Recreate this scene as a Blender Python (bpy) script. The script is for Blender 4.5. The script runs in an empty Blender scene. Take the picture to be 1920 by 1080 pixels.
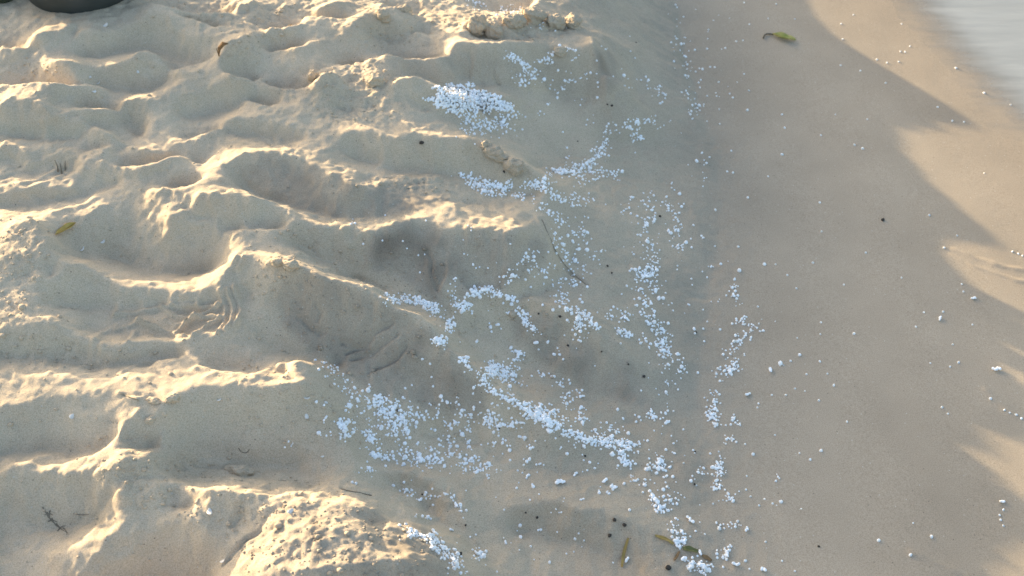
import bpy, math, random
import numpy as np
from mathutils import Vector, Matrix

R = math.radians
scene = bpy.context.scene
COL = scene.collection

# ------------------------------------------------------------------ camera
CAM_H = 1.50
PITCH = 45.0
HFOV = 47.0
cam_data = bpy.data.cameras.new('camera')
cam = bpy.data.objects.new('camera', cam_data)
COL.objects.link(cam)
cam.location = (0, 0, CAM_H)
cam.rotation_euler = (R(90 - PITCH), 0, 0)
cam_data.sensor_width = 36
cam_data.lens = 18 / math.tan(R(HFOV / 2))
cam_data.clip_start = 0.02
cam_data.clip_end = 4000
cam_data.dof.use_dof = True
cam_data.dof.focus_distance = 1.78
cam_data.dof.aperture_fstop = 6.5
scene.camera = cam

# ------------------------------------------------------------------ sky, sun, exposure
SUN_EL = 11.0
SUN_AZ = 140.0            # direction towards the sun, degrees from +X, counter-clockwise
world = bpy.data.worlds.new('World')
scene.world = world
world.use_nodes = True
wn = world.node_tree.nodes
wl = world.node_tree.links
sky = wn.new('ShaderNodeTexSky')
sky.sky_type = 'NISHITA'
sky.sun_disc = False
sky.sun_elevation = R(SUN_EL)
sky.sun_rotation = R(90 - SUN_AZ)
sky.dust_density = 3.6
sky.air_density = 1.0
sky.ozone_density = 1.0
bg = wn['Background']
bg.inputs['Strength'].default_value = 0.15
wl.new(sky.outputs['Color'], bg.inputs['Color'])

sun_data = bpy.data.lights.new('sun', 'SUN')
sun_data.energy = 3.6
sun_data.angle = R(0.6)
sun_data.color = (1.0, 0.77, 0.48)
sun = bpy.data.objects.new('sun', sun_data)
COL.objects.link(sun)
sd = Vector((math.cos(R(SUN_AZ)) * math.cos(R(SUN_EL)), math.sin(R(SUN_AZ)) * math.cos(R(SUN_EL)), math.sin(R(SUN_EL))))
sun.rotation_euler = sd.to_track_quat('Z', 'Y').to_euler()
sun.location = (-2, 3, 3)

scene.render.engine = 'CYCLES'
scene.view_settings.view_transform = 'Standard'
scene.view_settings.look = 'None'
scene.view_settings.gamma = 1
scene.view_settings.exposure = 1.82
scene.render.filter_size = 1.7
scene.cycles.max_bounces = 6

# ------------------------------------------------------------------ photograph pixel <-> world
F = 960 / math.tan(R(HFOV / 2))
FWD = np.array([0, math.cos(R(PITCH)), -math.sin(R(PITCH))])
UP = np.array([0, math.sin(R(PITCH)), math.cos(R(PITCH))])


def ray(u, v):
    u = np.asarray(u, float); v = np.asarray(v, float)
    a = (u - 960) / F
    b = (540 - v) / F
    return np.stack([a, FWD[1] + b * UP[1], FWD[2] + b * UP[2]], -1)


def pw(u, v, z):
    """World point of height z seen at photograph pixel (u, v)."""
    d = ray(u, v)
    t = (np.asarray(z, float) - CAM_H) / d[..., 2]
    return np.stack([d[..., 0] * t, d[..., 1] * t, np.zeros_like(t) + z], -1)


def wpix(x, y, z):
    zc = y * FWD[1] + (z - CAM_H) * FWD[2]
    yc = y * UP[1] + (z - CAM_H) * UP[2]
    return 960 + F * x / zc, 540 - F * yc / zc


# ------------------------------------------------------------------ noise
def _hash(ix, iy, seed):
    h = (ix.astype(np.int64) * 374761393 + iy.astype(np.int64) * 668265263 + seed * 1442695041) & 0xFFFFFFFF
    h = ((h ^ (h >> 13)) * 1274126177) & 0xFFFFFFFF
    h = ((h ^ (h >> 16)) * 2246822519) & 0xFFFFFFFF
    return ((h ^ (h >> 15)) & 0xFFFFFF) / float(0xFFFFFF)


def noise(x, y, scale, seed=0):
    """Gradient noise, about -1..1, feature size = scale."""
    x = x / scale; y = y / scale
    ix = np.floor(x); iy = np.floor(y)
    fx = x - ix; fy = y - iy
    ux = fx * fx * fx * (fx * (fx * 6 - 15) + 10)
    uy = fy * fy * fy * (fy * (fy * 6 - 15) + 10)

    def g(dx, dy):
        a = _hash(ix + dx, iy + dy, seed) * 2 * math.pi
        return np.cos(a) * (fx - dx) + np.sin(a) * (fy - dy)
    n0 = g(0, 0) * (1 - ux) + g(1, 0) * ux
    n1 = g(0, 1) * (1 - ux) + g(1, 1) * ux
    return (n0 * (1 - uy) + n1 * uy) * 1.5


def fbm(x, y, scale, octaves=4, seed=0, gain=0.5):
    s = 0; a = 1.0
    for k in range(octaves):
        s = s + a * noise(x, y, scale / 2 ** k, seed + 17 * k)
        a *= gain
    return s


def cells(x, y, scale, seed=0):
    """Worley F1 distance (0..~1) and the random value of the nearest cell."""
    x = x / scale; y = y / scale
    ix = np.floor(x); iy = np.floor(y)
    best = np.full(x.shape, 9.0); val = np.zeros(x.shape)
    for dx in (-1, 0, 1):
        for dy in (-1, 0, 1):
            jx = ix + dx; jy = iy + dy
            px = jx + _hash(jx, jy, seed); py = jy + _hash(jx, jy, seed + 5)
            d = (x - px) ** 2 + (y - py) ** 2
            m = d < best
            best = np.where(m, d, best)
            val = np.where(m, _hash(jx, jy, seed + 9), val)
    return np.sqrt(best), val


def sstep(a, b, x):
    t = np.clip((x - a) / (b - a), 0, 1)
    return t * t * (3 - 2 * t)


def in_poly(u, v, poly):
    inside = np.zeros(u.shape, bool)
    n = len(poly)
    for i in range(n):
        x0, y0 = poly[i]; x1, y1 = poly[(i + 1) % n]
        if y0 == y1:
            continue
        c = ((y0 > v) != (y1 > v)) & (u < (x1 - x0) * (v - y0) / (y1 - y0) + x0)
        inside ^= c
    return inside


def blur(a, s):
    """Separable Gaussian, sigma in cells."""
    r = max(1, int(3 * s))
    k = np.exp(-0.5 * (np.arange(-r, r + 1) / s) ** 2); k /= k.sum()
    p = np.pad(a, ((r, r), (0, 0)), mode='edge')
    o = sum(k[i] * p[i:i + a.shape[0]] for i in range(2 * r + 1))
    p = np.pad(o, ((0, 0), (r, r)), mode='edge')
    return sum(k[i] * p[:, i:i + a.shape[1]] for i in range(2 * r + 1))


# ------------------------------------------------------------------ the lie of the beach
TOE = [(1225, -300), (1235, -120), (1245, 0), (1262, 100), (1290, 200), (1325, 300), (1330, 400), (1310, 500), (1290, 600),
       (1290, 720), (1300, 850), (1315, 950), (1345, 1080), (1390, 1250)]
_t = pw(np.array([p[0] for p in TOE]), np.array([p[1] for p in TOE]), 0.01)
TOE_Y = _t[::-1, 1]; TOE_X = _t[::-1, 0]


def toe_x(y):
    return np.interp(y, TOE_Y, TOE_X) + 0.012 * noise(y * 0, y, 0.13, 21) + 0.003 * noise(y * 0, y, 0.05, 22) + np.where(y > TOE_Y[-1], 0.10 * np.sin((y - TOE_Y[-1]) * 1.1), 0)


EDGE = [(1600, -150), (1690, 0), (1740, 70), (1800, 130), (1860, 190), (1920, 250), (2000, 340), (2120, 520)]
_e = pw(np.array([p[0] for p in EDGE]), np.array([p[1] for p in EDGE]), 0.0)
EDGE_Y = _e[::-1, 1]; EDGE_X = _e[::-1, 0]


def edge_x(y):
    return np.interp(y, EDGE_Y, EDGE_X) + np.where(y > EDGE_Y[-1], -0.1 * (y - EDGE_Y[-1]), 0) + np.where(y < EDGE_Y[0], 0.5 * (EDGE_Y[0] - y), 0)


def flat_z(x, y):
    """Wet strand: from the toe of the bank down to the water's edge (z = 0) and on below the water."""
    t = toe_x(y); e = edge_x(y)
    e = np.maximum(e, t + 0.3)
    q = (x - t) / (e - t)
    return np.where(q < 1, 0.010 * (1 - np.clip(q, 0, 1)), -0.05 * (x - e))


def tilt(x, y):
    """The dry beach climbs gently away from the water."""
    return 0.075 * np.clip(-x - 0.18, 0, 3) * sstep(1.05, 1.75, y) + 0.020 * np.clip(y - 1.45, 0, 2.5) * sstep(0.0, 0.5, -x)


def proc(x, y):
    """The beach away from the traced part: a trampled plateau, the bank and the wet strand."""
    s = x - toe_x(y)
    w = 0.30 + 0.10 * noise(x * 0, y, 0.55, 3)
    bank = sstep(-w, 0.02, s)
    hum = 0.030 * fbm(x, y, 0.34, 3, 11) + 0.006 * np.abs(fbm(x, y, 0.12, 2, 31))
    rise = tilt(x, y)
    top = 0.195 + hum + rise
    return np.where(s > 0.02, flat_z(x, y), top * (1 - bank) + 0.008 * bank)

# ------------------------------------------------------------------ ridges and hollows of the trampled sand
P = 0.20      # plateau height
LINES = []


def L(z, pts, rel=True):
    """A crest or valley line: photograph pixels and a height (one for all, or one per point)."""
    zs = z if isinstance(z, (list, tuple)) else [z] * len(pts)
    zs = np.array(zs, float)
    u = np.array([p[0] for p in pts], float); v = np.array([p[1] for p in pts], float)
    if rel:
        zs = P + np.where(zs > 0, zs * 1.25, np.where(zs > -0.033, zs * 0.8, zs * 1.3 + 0.0165)) + np.where(zs < -0.045, 0.3 * (-zs - 0.045), 0)
        z0 = zs.copy()
        for _ in range(4):
            q = pw(u, v, zs)
            zs = z0 + tilt(q[:, 0], q[:, 1])
    LINES.append(pw(u, v, zs))


# --- upper left
L([.02, .03, .025, .02], [(0, 76), (43, 72), (83, 62), (127, 50)])
L(.012, [(110, 108), (125, 88), (143, 62)])
L(-.02, [(0, 95), (25, 110), (70, 117)])
L([.02, .025, .02, .02, .03, .032, .03], [(143, 62), (173, 53), (200, 55), (240, 57), (267, 43), (300, 39), (333, 43)])
L(-.012, [(160, 112), (200, 108), (240, 95), (280, 85), (310, 95), (330, 108), (370, 122), (400, 124)])
L([.03, .035, .03, .03, .03, .02, .03], [(283, 5), (300, 15), (320, 12), (340, 25), (400, 18), (433, 25), (480, 0)])
L(0, [(300, 26), (340, 34), (400, 34), (440, 42)])
L([.03, .03, .03, .03, .03], [(333, 33), (360, 33), (400, 43), (433, 55), (460, 63)])
L(.004, [(345, 54), (380, 58), (412, 72)])
L([.02, .025, .03], [(347, 63), (377, 72), (410, 80)])
L([.03, .04, .045, .04], [(412, 112), (420, 95), (432, 80), (470, 62)])
L([.03, .035, .03, .03], [(500, 55), (540, 42), (590, 22), (640, 5)])
L([0, -.005, 0], [(505, 70), (530, 66), (560, 66)])
L([.03, .03, .03], [(575, 50), (595, 35), (640, 28)])
L([-.012, -.012, .0], [(585, 58), (610, 60), (640, 55)])
L([.02, .035, .03, .02], [(520, 92), (555, 88), (585, 78), (620, 70)])
L([.0, .0], [(500, 105), (560, 108)])
# lit apron left, with its lower crest
L([.02, .02, .028, .03, .03, .03], [(0, 152), (33, 150), (73, 145), (110, 154), (133, 146), (170, 137)])
L([.02, .03, .03], [(80, 128), (110, 110), (150, 130)])
L(-.022, [(0, 172), (60, 172), (110, 182), (160, 180), (190, 165)])
L([.012, .015, .02, .022, .02, .016, .016, .02, .03, .035], [(165, 124), (180, 125), (233, 117), (263, 100), (283, 103), (317, 123), (353, 133), (400, 128), (440, 130), (447, 128)])
L(-.022, [(190, 160), (230, 170), (270, 178), (300, 165), (330, 142)])
L([.03, .03, .03, .03, .03], [(447, 130), (487, 133), (512, 142), (533, 147), (550, 143)])
L(-.02, [(440, 150), (480, 175), (530, 186), (572, 184)])
L([.03, .04, .04, .03], [(580, 160), (592, 140), (612, 138), (640, 150)])
L([.004, .006, .008, .008, .01, .015], [(360, 170), (400, 172), (460, 180), (500, 195), (550, 200), (570, 200)])
L([.006, .004, .002, 0], [(360, 170), (333, 200), (313, 227), (275, 240)])
L(-.03, [(340, 225), (380, 222), (420, 208), (470, 208), (520, 222)])
L([.022, .026, .025, .022, .02, .02, .02, .016, .012, .010, .012], [(0, 192), (43, 187), (73, 193), (100, 203), (133, 202), (167, 197), (213, 190), (240, 190), (277, 192), (300, 182), (345, 145)])
L(-.03, [(140, 210), (190, 222), (230, 232), (268, 262)])
L([.012, .016, .014, .01, .006, 0], [(100, 203), (150, 222), (200, 248), (245, 268), (290, 295), (300, 300)])
L([0, -.004, -.006, -.008], [(115, 222), (160, 238), (210, 262), (262, 288)])
L([.0, .012, .01, .004], [(100, 240), (122, 230), (150, 238), (175, 252)])
L(-.02, [(110, 262), (150, 265), (175, 262)])
L([.006, .014, .012], [(165, 278), (190, 271), (212, 265)])
L(-.018, [(170, 292), (210, 292), (250, 292)])
L([.004, .006, .01, .018, .018, .014], [(110, 283), (160, 297), (213, 312), (267, 306), (300, 300), (347, 285)])
L([.0, .004, .010, .010, .012, .012, .010, .006, .006], [(300, 292), (333, 265), (367, 245), (400, 238), (430, 227), (440, 220), (480, 223), (510, 240), (600, 262)])
L(-.022, [(350, 275), (390, 262), (440, 258), (500, 262), (560, 276)])
L([.012, .012, .012], [(0, 215), (45, 212), (90, 222)])
L([-.006, -.02, -.012], [(0, 255), (40, 258), (80, 262)])
L([.004, .004, .0], [(0, 278), (60, 282), (105, 280)])
L([-.02, -.022, -.02], [(20, 310), (70, 330), (140, 322)])
L([-.018, -.014, -.012, -.012], [(225, 325), (260, 318), (330, 305), (390, 308)])
L([.012, .016, .018, .02, .02, .018, .016, .016], [(417, 310), (447, 293), (473, 285), (510, 285), (547, 293), (587, 307), (633, 327), (680, 348)])
L([.006, .008, .012], [(250, 335), (330, 322), (430, 322)])
L([.012, .016, .018, .016], [(290, 365), (310, 353), (345, 340), (417, 334)])
L([-.02, -.022], [(330, 372), (365, 358)])
L([0, .004, -.002], [(0, 350), (60, 360), (130, 352)])
L([-.015, -.02, -.02, -.012], [(0, 395), (60, 385), (130, 380), (220, 350)])
L([.004, .004, 0], [(60, 408), (150, 402), (230, 380)])
# --- the peaked mound and the strip below it
L([.012, .018, .024, .03, .034, .03, .022, .010], [(317, 417), (333, 393), (360, 380), (393, 365), (433, 360), (473, 362), (500, 373), (550, 407)])
L([.010, .014, .016], [(395, 400), (415, 385), (432, 362)])
L([-.006, .0], [(345, 412), (385, 414)])
L([-.02, -.026, -.026, -.024, -.02, -.012, -.006], [(450, 345), (510, 385), (565, 402), (650, 415), (720, 408), (780, 398), (850, 388)])
L([.0, .002, .006, .016, .022, .022, .02, .01, .004, .002], [(293, 447), (313, 450), (333, 432), (383, 423), (417, 417), (483, 413), (547, 412), (580, 427), (640, 432), (700, 434)])
# bowl
L([-.05, -.055, -.055, -.05], [(200, 478), (260, 500), (330, 515), (400, 512)])
L([-.03, -.03, -.03], [(330, 470), (420, 458), (540, 452)])
L([.022, .026, .024, .022], [(20, 418), (62, 413), (92, 425), (88, 465)])
L([-.02, -.03, -.03], [(115, 455), (135, 478), (160, 490)])
L([.016, .016, .012, .002, -.006, -.010, -.012, -.010, -.008, 0, .008, .012], [(85, 488), (105, 493), (140, 497), (180, 520), (217, 530), (253, 542), (300, 547), (350, 547), (400, 545), (420, 527), (443, 493), (450, 478)])
L([.02, .02, .016], [(0, 470), (40, 480), (85, 488)])
L([.012, .012, .014], [(0, 530), (50, 520), (100, 516)])
L([.0, .006, .012], [(100, 516), (85, 572), (45, 612)])
L([.01, .014, .012], [(0, 565), (30, 560), (60, 575)])
L([-.034, -.037, -.037, -.036, -.034], [(110, 580), (180, 578), (260, 577), (340, 577), (410, 576)])
L([-.034, -.036, -.036, -.034], [(170, 620), (250, 630), (330, 630), (410, 616)])
L([.012, .012, .010, .008, -.002, -.010, -.014, -.016, -.018, -.022, -.026, -.026], [(0, 620), (40, 618), (80, 627), (110, 617), (140, 634), (183, 643), (220, 652), (247, 643), (300, 642), (357, 635), (400, 627), (450, 600)])
L([.01, .008, -.004], [(60, 598), (95, 600), (140, 622)])
L([-.03, -.03], [(460, 540), (465, 600)])
L([-.03, -.036, -.04, -.04, -.05], [(0, 668), (90, 672), (180, 685), (270, 690), (340, 680)])
L([-.016, -.016], [(285, 672), (325, 670)])
L([-.028, -.026, -.024, -.022, -.022, -.026], [(357, 680), (400, 697), (440, 693), (493, 688), (540, 680), (575, 690)])
L([-.05, -.055, -.052], [(380, 712), (450, 716), (545, 708)])
L([-.008, -.008, -.006, -.006, -.006, -.006, -.008, -.010, -.014, -.016], [(0, 757), (43, 750), (110, 742), (167, 736), (213, 732), (267, 733), (320, 728), (400, 727), (480, 722), (585, 714)])
L([-.004, -.006, -.012], [(0, 700), (120, 708), (300, 712)])
# faces under the long strip
L([-.056, -.056, -.052, -.044], [(0, 858), (67, 855), (133, 848), (213, 846)])
L([-.034, -.032], [(0, 876), (130, 868)])
L([-.010, -.012, -.016, -.026], [(262, 748), (255, 790), (222, 826), (176, 858)])
L([.0, -.002, -.006, -.016], [(326, 735), (312, 790), (276, 828), (228, 864)])
L([-.075, -.09, -.10, -.11], [(330, 842), (400, 858), (470, 878), (560, 886)])
L([-.075, -.08, -.085, -.09, -.092], [(260, 868), (340, 880), (420, 890), (500, 900), (600, 915)])
L([-.034, -.032, -.030, -.030, -.030, -.032, -.036], [(0, 887), (33, 883), (100, 883), (150, 887), (187, 897), (213, 907), (235, 935)])
L([-.078, -.086, -.086, -.074], [(20, 968), (80, 988), (140, 990), (188, 968)])
L([-.044, -.046, -.050, -.054, -.060], [(232, 948), (216, 985), (190, 1014), (150, 1038), (95, 1052)])
L([-.052, -.07, -.085], [(-25, 905), (-30, 960), (20, 1040)])
L([-.06, -.054, -.050], [(160, 1078), (208, 1040), (243, 1004)])
L([-.055, -.045, -.04, -.045, -.05, -.055], [(273, 983), (320, 975), (350, 985), (380, 1005), (423, 1000), (440, 980)])
L([-.115, -.115, -.105], [(235, 1112), (310, 1100), (385, 1100)])
L([-.05, -.045, -.04], [(320, 925), (350, 935), (385, 948)])
L([-.065, -.06], [(330, 950), (370, 958)])
L([-.05, -.042, -.034, -.030, -.036, -.046], [(450, 1015), (485, 985), (525, 955), (570, 940), (620, 948), (680, 956)])
L([-.022, -.016, -.028], [(520, 1020), (600, 990), (690, 1000)])
L([-.040, -.034, -.030, -.038, -.050], [(245, 930), (320, 915), (420, 925), (520, 928), (610, 935)])
# --- the bank, heights above the wet sand
L([.135, .13, .12, .11, .10], [(600, 912), (660, 925), (705, 940), (730, 958), (760, 980)], False)
L([-.022, -.012, -.018, -.034], [(480, 1075), (600, 1062), (720, 1050), (800, 1055)])
L([.115, .118, .118, .115], [(770, 985), (820, 1008), (848, 1032), (864, 1075)], False)
L([.055, .05, .05, .04], [(800, 975), (850, 1000), (880, 1035), (900, 1075)], False)
L([.16, .14, .115, .085, .06, .048], [(592, 700), (620, 735), (648, 790), (690, 845), (760, 872), (850, 893)], False)
L([.175, .15, .12, .10], [(588, 716), (612, 760), (640, 830), (690, 880)], False)
L([.085, .078, .07, .06, .05], [(700, 868), (760, 888), (815, 915), (860, 955), (885, 1000)], False)
L([.06, .05, .045], [(730, 915), (780, 940), (820, 975)], False)
L([.045, .05, .048, .036, .02], [(960, 950), (1040, 950), (1120, 955), (1200, 985), (1280, 1030)], False)
L([.016, .010, .008], [(960, 1000), (1080, 1020), (1200, 1070)], False)
L([.04, .035, .025], [(950, 880), (1060, 885), (1180, 900)], False)
# diagonal ridge
L([.22, .225, .226, .225, .222, .215, .205, .19, .188, .17, .155, .135, .11, .088, .065, .045, .03], [(470, 480), (510, 487), (540, 497), (580, 503), (620, 520), (660, 535), (700, 550), (725, 578), (770, 590), (800, 612), (830, 640), (880, 690), (930, 735), (990, 775), (1060, 808), (1130, 830), (1200, 850)], False)
L([.165, .15, .125, .10, .075], [(540, 590), (620, 620), (700, 660), (790, 720), (870, 780)], False)
L([.145, .135, .115], [(500, 650), (570, 665), (640, 690)], False)
L([.15, .14, .13, .115, .095, .07, .055], [(650, 520), (720, 548), (790, 568), (838, 592), (868, 640), (920, 690), (985, 735)], False)
L([.175, .16], [(560, 470), (650, 500)], False)
L([.05, .035], [(800, 820), (950, 840)], False)
# ledge
L([.20, .205, .20, .195, .192, .192, .194, .192, .182], [(707, 433), (750, 413), (787, 408), (827, 427), (873, 432), (907, 440), (967, 443), (993, 430), (1010, 417)], False)
L([.168, .162, .160, .160], [(870, 385), (940, 378), (990, 380), (1015, 410)], False)
L([.17, .158, .146, .136, .134, .136, .136, .135], [(640, 472), (690, 494), (750, 517), (820, 545), (880, 546), (950, 532), (1000, 506), (1030, 466)], False)
L([.115, .112, .108, .102, .10, .11], [(850, 590), (890, 585), (950, 580), (1000, 556), (1040, 520), (1058, 470)], False)
L([.118, .118, .118, .122, .12, .106, .082, .05, .024], [(880, 548), (925, 545), (960, 556), (1010, 566), (1060, 580), (1110, 610), (1160, 650), (1210, 695), (1245, 735)], False)
L([.065, .05, .04, .03, .02], [(950, 650), (1000, 680), (1060, 720), (1130, 760), (1200, 800)], False)
L([.075, .07], [(900, 620), (960, 630)], False)
L([.10, .085, .058, .032], [(1070, 480), (1130, 530), (1190, 590), (1245, 640)], False)
# terrace, clod ridge and the hollow face above it
L([.228, .238, .24, .238, .23, .222, .21, .197], [(640, 250), (673, 250), (720, 258), (790, 260), (840, 262), (873, 260), (900, 268), (930, 280)], False)
L([.20, .19, .178, .162, .14, .115], [(940, 285), (975, 305), (1003, 330), (1030, 360), (1052, 388), (1080, 430)], False)
L([.18, .172, .165, .16], [(660, 300), (740, 318), (820, 325), (880, 332)], False)
L([.20, .205, .20, .19, .178, .17], [(680, 348), (723, 340), (760, 334), (815, 338), (850, 358), (880, 378)], False)
L([.165, .16, .15, .14], [(880, 340), (920, 348), (970, 358), (1010, 372)], False)
L([.11, .10, .08, .05, .03], [(1010, 320), (1060, 330), (1120, 335), (1180, 340), (1240, 340)], False)
L([.135, .11, .09], [(960, 268), (1010, 290), (1060, 300)], False)
L([.20, .19, .17, .14], [(800, 205), (850, 225), (890, 245), (930, 260)], False)
L([.175, .165, .14, .11], [(840, 188), (890, 205), (960, 235), (1030, 262)], False)
L([.195, .195, .19, .185], [(760, 150), (830, 155), (890, 168), (950, 180)], False)
L([.262, .27, .256], [(740, 146), (815, 136), (860, 152)], False)
L([.215, .23, .222], [(640, 215), (720, 200), (790, 190)], False)
# upper mound
L([.26, .266, .266, .258, .25, .238, .22, .21], [(723, 93), (773, 87), (827, 80), (847, 75), (887, 83), (940, 87), (980, 92), (1003, 84)], False)
L([.19, .19, .185, .18, .165, .15], [(735, 132), (790, 134), (850, 140), (900, 145), (960, 150), (1000, 160)], False)
L([.175, .19, .194, .19, .175, .15], [(1003, 117), (1023, 103), (1050, 96), (1070, 98), (1085, 108), (1096, 135)], False)
L([.19, .21, .222, .222, .205, .175, .125], [(1092, 92), (1106, 82), (1124, 80), (1140, 85), (1154, 98), (1160, 125), (1156, 155)], False)
L([.20, .205], [(1112, 70), (1136, 74)], False)
L([.175, .17, .16], [(1050, 62), (1090, 54), (1140, 62)], False)
L([.13, .10, .085, .08], [(1178, 84), (1184, 110), (1186, 138), (1176, 172)], False)
L([.14, .125, .112, .10, .088], [(1000, 150), (1050, 168), (1090, 176), (1125, 180), (1160, 182)], False)
L([.10, .085, .06, .035], [(1060, 250), (1110, 260), (1170, 270), (1240, 280)], False)
L([.225, .225, .215, .205, .195, .185, .16], [(870, 58), (895, 40), (950, 45), (1000, 28), (1050, 40), (1085, 48), (1130, 68)], False)
L([.20, .20, .195], [(880, 72), (940, 76), (1000, 72)], False)
L([.18, .17, .165, .15], [(880, 12), (930, 22), (985, 24), (1020, 10)], False)
L([.038, .04, .032, .028, .02], [(655, 52), (680, 30), (710, 28), (757, 43), (793, 55)])
L([-.01, -.012, 0], [(690, 82), (740, 80), (800, 72)])
L([.02, .03, .02], [(690, 8), (720, 12), (770, 24)])
L([-.008, 0], [(730, 22), (800, 30)])
L([.02, .03, .03, .02], [(640, 120), (690, 110), (720, 122), (745, 145)])
L([.012, .03, .02], [(660, 160), (700, 140), (735, 158)])
L([-.01, -.012], [(650, 140), (672, 135)])

# bank crest beyond the top of the frame: its shadow falls on the wet sand
LINES.append(np.array([(0.03, 2.08, .205), (0.045, 2.12, .205), (0.05, 2.16, .205), (0.05, 2.19, .20), (0.07, 2.22, .19)]))
CREST = [(2.22, .185), (2.27, .208), (2.30, .20), (2.35, .192), (2.38, .176), (2.48, .174), (2.58, .174), (2.64, .192), (2.68, .222), (2.71, .216), (2.74, .195), (2.78, .172), (2.84, .155), (2.90, .142), (2.97, .135), (3.1, .15), (3.3, .16)]
LINES.append(np.array([(0.12, y, z) for y, z in CREST]))
for dx, dz in ((0.09, 0.004), (0.15, 0.012), (0.24, 0.03), (0.36, 0.05)):
    LINES.append(np.array([(0.12 - dx, y, min(z + dz, 0.222)) for y, z in CREST if y > 2.3]))
# the ground just below the frame
L([.115, .10, .07, .075, .15, .14, .085, .03, .014, .010], [(-150, 1190), (60, 1190), (260, 1190), (380, 1190), (480, 1190), (760, 1190), (880, 1190), (950, 1190), (1100, 1190), (1300, 1190)], False)

# ---- membrane through all those lines
X0, X1, Y0, Y1 = -1.75, 1.75, 0.35, 3.35


def solve():
    h = None
    for step in (0.048, 0.024, 0.012, 0.006):
        nx = int(round((X1 - X0) / step)) + 1; ny = int(round((Y1 - Y0) / step)) + 1
        xs = np.linspace(X0, X1, nx); ys = np.linspace(Y0, Y1, ny)
        gx, gy = np.meshgrid(xs, ys)
        pr = proc(gx, gy)
        acc = np.zeros((ny, nx)); cnt = np.zeros((ny, nx))
        for pts in LINES:
            for a, b in zip(pts[:-1], pts[1:]):
                n = max(2, int(np.linalg.norm((b - a)[:2]) / (step * 0.4)))
                q = a + (b - a) * np.linspace(0, 1, n)[:, None]
                i = np.round((q[:, 0] - X0) / step).astype(int); j = np.round((q[:, 1] - Y0) / step).astype(int)
                ok = (i >= 0) & (i < nx) & (j >= 0) & (j < ny)
                np.add.at(acc, (j[ok], i[ok]), q[ok, 2]); np.add.at(cnt, (j[ok], i[ok]), 1)
        fixed = cnt > 0
        val = np.where(fixed, acc / np.maximum(cnt, 1), 0)
        s = gx - toe_x(gy)
        fl = s > 0.02
        val = np.where(fl, flat_z(gx, gy), val); fixed |= fl
        u, v = wpix(gx, gy, 0.15)
        out = np.maximum(np.maximum(-u, u - 1920), np.maximum(-v, v - 1080))
        lam = sstep(20, 160, out) * 0.0025 * (step / 0.006) ** 2
        lam[0] = lam[-1] = 1e6; lam[:, 0] = lam[:, -1] = 1e6
        if h is None:
            h = pr.copy()
        else:
            ox = (gx - X0) / (X1 - X0) * (h.shape[1] - 1); oy = (gy - Y0) / (Y1 - Y0) * (h.shape[0] - 1)
            h = bil(h, ox, oy)
        h = np.where(fixed, val, h)
        for it in range(260 if step < 0.03 else 500):
            p = np.pad(h, 1, mode='edge')
            m = (p[:-2, 1:-1] + p[2:, 1:-1] + p[1:-1, :-2] + p[1:-1, 2:]) * 0.25
            h = np.where(fixed, val, (m + lam * pr) / (1 + lam))
    h = slump(h, 0.006)
    return blur(h, 0.6)


def slump(h, step, talus=1.0, n=110):
    """Loose sand slides until no slope is steeper than its angle of repose."""
    for it in range(n):
        p = np.pad(h, 1, mode='edge')
        dh = np.zeros_like(h)
        for dy, dx in ((0, 1), (1, 0), (0, -1), (-1, 0), (1, 1), (1, -1), (-1, 1), (-1, -1)):
            T = talus * step * math.hypot(dx, dy)
            nb = p[1 + dy:p.shape[0] - 1 + dy, 1 + dx:p.shape[1] - 1 + dx]
            e = h - nb
            dh -= np.clip(e - T, 0, None)
            dh += np.clip(-e - T, 0, None)
        h = h + 0.11 * dh
    return h


def bil(h, ox, oy):
    i = np.clip(np.floor(ox).astype(int), 0, h.shape[1] - 2); j = np.clip(np.floor(oy).astype(int), 0, h.shape[0] - 2)
    fx = np.clip(ox - i, 0, 1); fy = np.clip(oy - j, 0, 1)
    return (h[j, i] * (1 - fx) + h[j, i + 1] * fx) * (1 - fy) + (h[j + 1, i] * (1 - fx) + h[j + 1, i + 1] * fx) * fy


def cub(h, ox, oy):
    """Catmull-Rom lookup."""
    i = np.clip(np.floor(ox).astype(int), 1, h.shape[1] - 3); j = np.clip(np.floor(oy).astype(int), 1, h.shape[0] - 3)
    fx = ox - i; fy = oy - j

    def w(t):
        return (-.5 * t ** 3 + t ** 2 - .5 * t, 1.5 * t ** 3 - 2.5 * t ** 2 + 1, -1.5 * t ** 3 + 2 * t ** 2 + .5 * t, .5 * t ** 3 - .5 * t ** 2)
    wx = w(fx); wy = w(fy)
    return sum(wy[b] * sum(wx[a] * h[j + b - 1, i + a - 1] for a in range(4)) for b in range(4))


HM = solve()
HS = (X1 - X0) / (HM.shape[1] - 1)

# ------------------------------------------------------------------ fine relief
def coarse(x, y):
    ox = (x - X0) / HS; oy = (y - Y0) / HS
    inside = (ox > 3) & (ox < HM.shape[1] - 4) & (oy > 3) & (oy < HM.shape[0] - 4)
    a = cub(HM, np.clip(ox, 2, HM.shape[1] - 4), np.clip(oy, 2, HM.shape[0] - 4))
    return np.where(inside, a, proc(x, y))


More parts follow.
